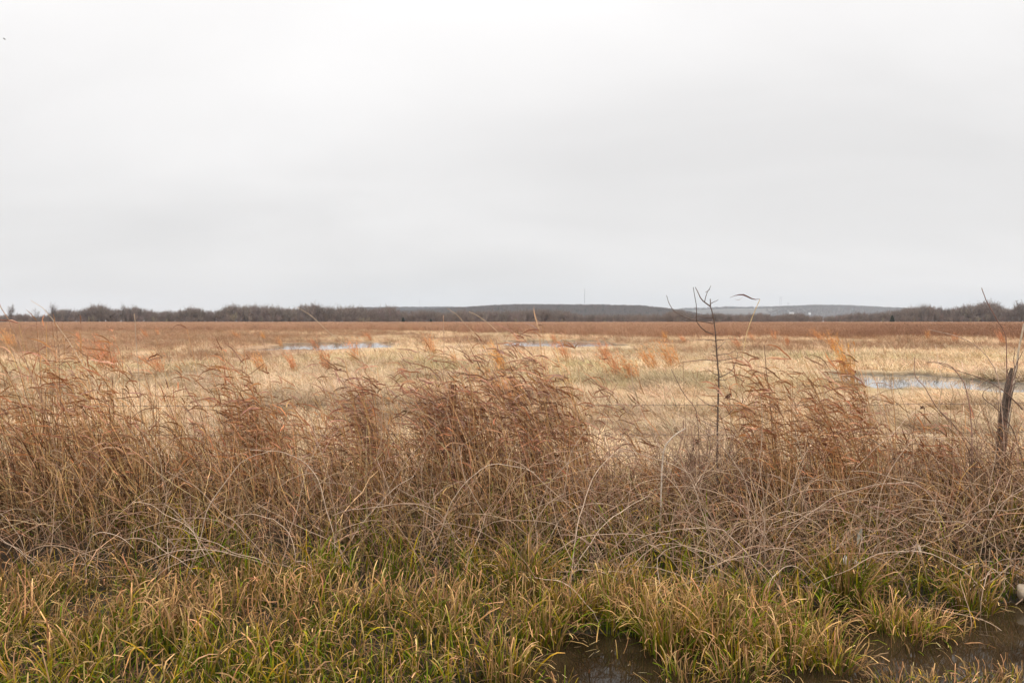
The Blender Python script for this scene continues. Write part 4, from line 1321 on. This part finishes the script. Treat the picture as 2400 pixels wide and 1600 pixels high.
g = np.random.default_rng(61)
n = 31000
x = g.uniform(-6.6, 6.9, n); y = g.uniform(4.6, 8.15, n)
gz = ground_z(x, y)
cl = fbm(x * 2.0, y * 2.0, 33, 2)
wetness = (y - bank_y(x))
ok = (np.abs(x) < .72 * y + .8) & ((wetness > -.02) & (cl > .33 + .08 * g.random(n)))
ok &= g.random(n) < np.interp(y + .9 * (fbm(x * 1.2, y * 0, 37, 3) - .5), [6.9, 7.9], [1, .12])
# less in the shadowed gap right of centre
x, y = x[ok], y[ok]; n = len(x)
h = g.uniform(.22, .50, n) * np.interp(fbm(x * 1.1, y * 1.1, 34, 2), [.3, .7], [.8, 1.25]) * np.interp(y, [5, 7.3, 8.1], [1, .95, .8])
leftness = sstep(1.0, -1.2, x)
gn = .70 - .20 * leftness * sstep(5.5, 6.4, y) + .30 * (fbm(x * .8, y * .8, 35, 2) - .5) * 2
v, q, c = sedge(x, y, h, g, gn, .22)
link('sedge_grass', mesh_np('sedge_grass', v, q, c, VEG), kind='stuff', label='dense green and tan sedge grass with frayed tips filling the ditch')

# a few taller greener blades poking through the brambles
n = 3600
x = g.uniform(-6.5, 6.5, n); y = g.uniform(7.0, 8.4, n)
ok = fbm(x * 1.3, y * 1.3, 36, 2) > .50
x, y = x[ok], y[ok]; n = len(x)
v, q, c = sedge(x, y, g.uniform(.35, .65, n), g, np.full(n, .95), .2)
link('green_blades', mesh_np('green_blades', v, q, c, VEG), kind='stuff', label='sparse green grass blades poking up through the brambles')

# short litter on the bank
n = 9000
x = g.uniform(-6.6, 6.9, n); y = g.uniform(4.6, 8.3, n)
ok = (y - bank_y(x)) > .0
x, y = x[ok], y[ok]; n = len(x)
P = arcs(np.stack([x, y, ground_z(x, y) + g.uniform(0, .12, n)], -1), g.uniform(.12, .35, n), g.uniform(0, 6.28, n), g.uniform(.9, 1.7, n), g.normal(.2, .4, n), 4, wob=.1, g=g)
W = g.uniform(.004, .009, (n, 1)) * np.array([.8, 1, .9, .4])
link('fallen_blades', mesh_np('fallen_blades', *ribbons(P, W, jitter(np.tile(np.array((.19, .115, .06)), (n, 4, 1)), g, .35), g=g), VEG), kind='stuff',
     label='brown fallen blades lying among the sedge')

# blades standing alone in the water and bits floating on it
n = 150
x = g.uniform(.2, 5.2, n); y = g.uniform(5.5, 7.3, n)
ok = (y < bank_y(x)) & (g.random(n) < .75); x, y = x[ok], y[ok]; n = len(x)
v, q, c = sedge(x, y, g.uniform(.18, .4, n), g, np.full(n, .5), .3)
link('drowned_blades', mesh_np('drowned_blades', v, q, c, VEG), kind='stuff', label='single blades standing in the ditch water')
n = 420
x = g.uniform(-.4, 5.6, n); y = g.uniform(5.3, 7.4, n)
ok = (y < bank_y(x)) & (g.random(n) < .3 + .7 * sstep(.6, .05, bank_y(x) - y)); x, y = x[ok], y[ok]; n = len(x)
P = arcs(np.stack([x, y, np.full(n, -.495)], -1), g.uniform(.02, .14, n), g.uniform(0, 6.28, n), np.full(n, 1.57), g.normal(0, .02, n), 3, g=g)
W = g.uniform(.003, .008, (n, 1)) * np.array([.7, 1, .5])
link('floating_bits', mesh_np('floating_bits', *ribbons(P, W, jitter(np.tile(np.array((.42, .30, .17)), (n, 3, 1)), g, .3), g=g), VEG), kind='stuff', label='straw bits floating on the ditch water')

# sedge tussocks standing in or beside the water: px, distance, radius, height, blades
TS = [(1180, 5.75, .22, .46, 150), (1275, 6.35, .17, .46, 130), (1345, 6.75, .16, .46, 110), (1420, 6.95, .16, .46, 110), (1500, 6.6, .15, .52, 120), (1470, 7.2, .18, .45, 110),
      (1570, 6.25, .20, .55, 170), (1640, 6.7, .20, .52, 150), (1700, 6.2, .20, .56, 170), (1775, 6.6, .20, .54, 160), (1840, 6.05, .20, .55, 150), (1900, 6.55, .19, .50, 140),
      (1960, 5.95, .16, .50, 110), (1740, 5.75, .18, .42, 120), (2080, 6.75, .14, .42, 90), (2120, 6.55, .22, .46, 160), (2190, 6.6, .17, .42, 110), (2290, 7.1, .16, .44, 100),
      (2150, 5.62, .17, .27, 90), (2240, 5.6, .20, .27, 110), (2330, 5.65, .20, .28, 110), (2400, 5.7, .16, .26, 80), (1985, 7.35, .22, .66, 170), (1610, 5.7, .14, .34, 70),
      (2100, 5.5, .2, .28, 100), (1320, 5.55, .07, .3, 16), (1235, 7.35, .2, .62, 120)]
TS.sort()
for i, (px, d, rad, h, nb) in enumerate(TS):
    g = np.random.default_rng(int(px * 7))
    x0 = (px - 1200) / F * d
    e = link('sedge_tussock', None, loc=(x0, d, -.5), cat='sedge tussock', group='sedge tussocks in the ditch water',
             label='%s green sedge tussock with tan tips by the ditch water, %s from left' % ('tall' if h > .52 else ('short' if h < .42 else 'medium'), ORD[i]))
    for part in ('green_blade', 'dry_blade'):
        n = nb if part == 'green_blade' else nb // 2
        r = rad * np.sqrt(g.random(n)); a = g.uniform(0, 6.28, n)
        x = x0 + r * np.cos(a); y = d + r * np.sin(a)
        az = a + g.normal(0, .6, n)
        v, q, c = sedge(x, y, h * g.uniform(.62, 1.12, n), g, np.full(n, .78 if part == 'green_blade' else -.1), .13 + .5 * 0, az, (.0065, .0125), 9)
        v = v - np.array([x0, d, -.5])
        s = link(part, mesh_np(part, v, q, c, VEG), e); s['kind'] = 'stuff'

# ------------------------------------------------------------------ small things at the ditch
def blob(name, sz, seed, mat, nu=14, nv=9, rough=.12):
    g = np.random.default_rng(seed)
    u = np.linspace(0, 2 * np.pi, nu, endpoint=False); w = np.linspace(0.02, np.pi - .02, nv)
    U, Wv = np.meshgrid(u, w)
    n = 1 + rough * (np.sin(U * 2 + seed) * np.sin(Wv * 3) + g.normal(0, .25, U.shape))
    V = np.stack([np.cos(U) * np.sin(Wv) * n * sz[0], np.sin(U) * np.sin(Wv) * n * sz[1], np.cos(Wv) * n * sz[2]], -1).reshape(-1, 3)
    i = np.arange(nu * nv).reshape(nv, nu); j = np.roll(i, -1, 1)
    Q = np.stack([i[:-1], i[1:], j[1:], j[:-1]], -1).reshape(-1, 4)
    return mesh_np(name, V, Q, None, mat)


o = link('pale_rock', blob('pale_rock', (.05, .06, .078), 3, ROCK), loc=(at(2408, 1393, 7.25)[0], 7.25, -.47 + .08), cat='rock', label='smooth pale rock at the water edge by the right margin')
o.rotation_euler = (0, R(-8), 0)
o = link('white_scrap', blob('white_scrap', (.035, .03, .045), 5, FOAM, 10, 7, .35), loc=(at(1988, 1318, 7.6)[0], 7.6, at(1988, 1318, 7.6)[2]), cat='scrap', label='small white scrap in the sedge below the grey dead leaf, left one')
o = link('white_scrap', blob('white_scrap', (.025, .03, .035), 8, FOAM, 10, 7, .35), loc=(at(2014, 1326, 7.6)[0], 7.6, at(2014, 1326, 7.6)[2]), cat='scrap', label='smaller white scrap just right of the other one')
print('triangles', sum(len(m.polygons) * 2 for m in bpy.data.meshes))
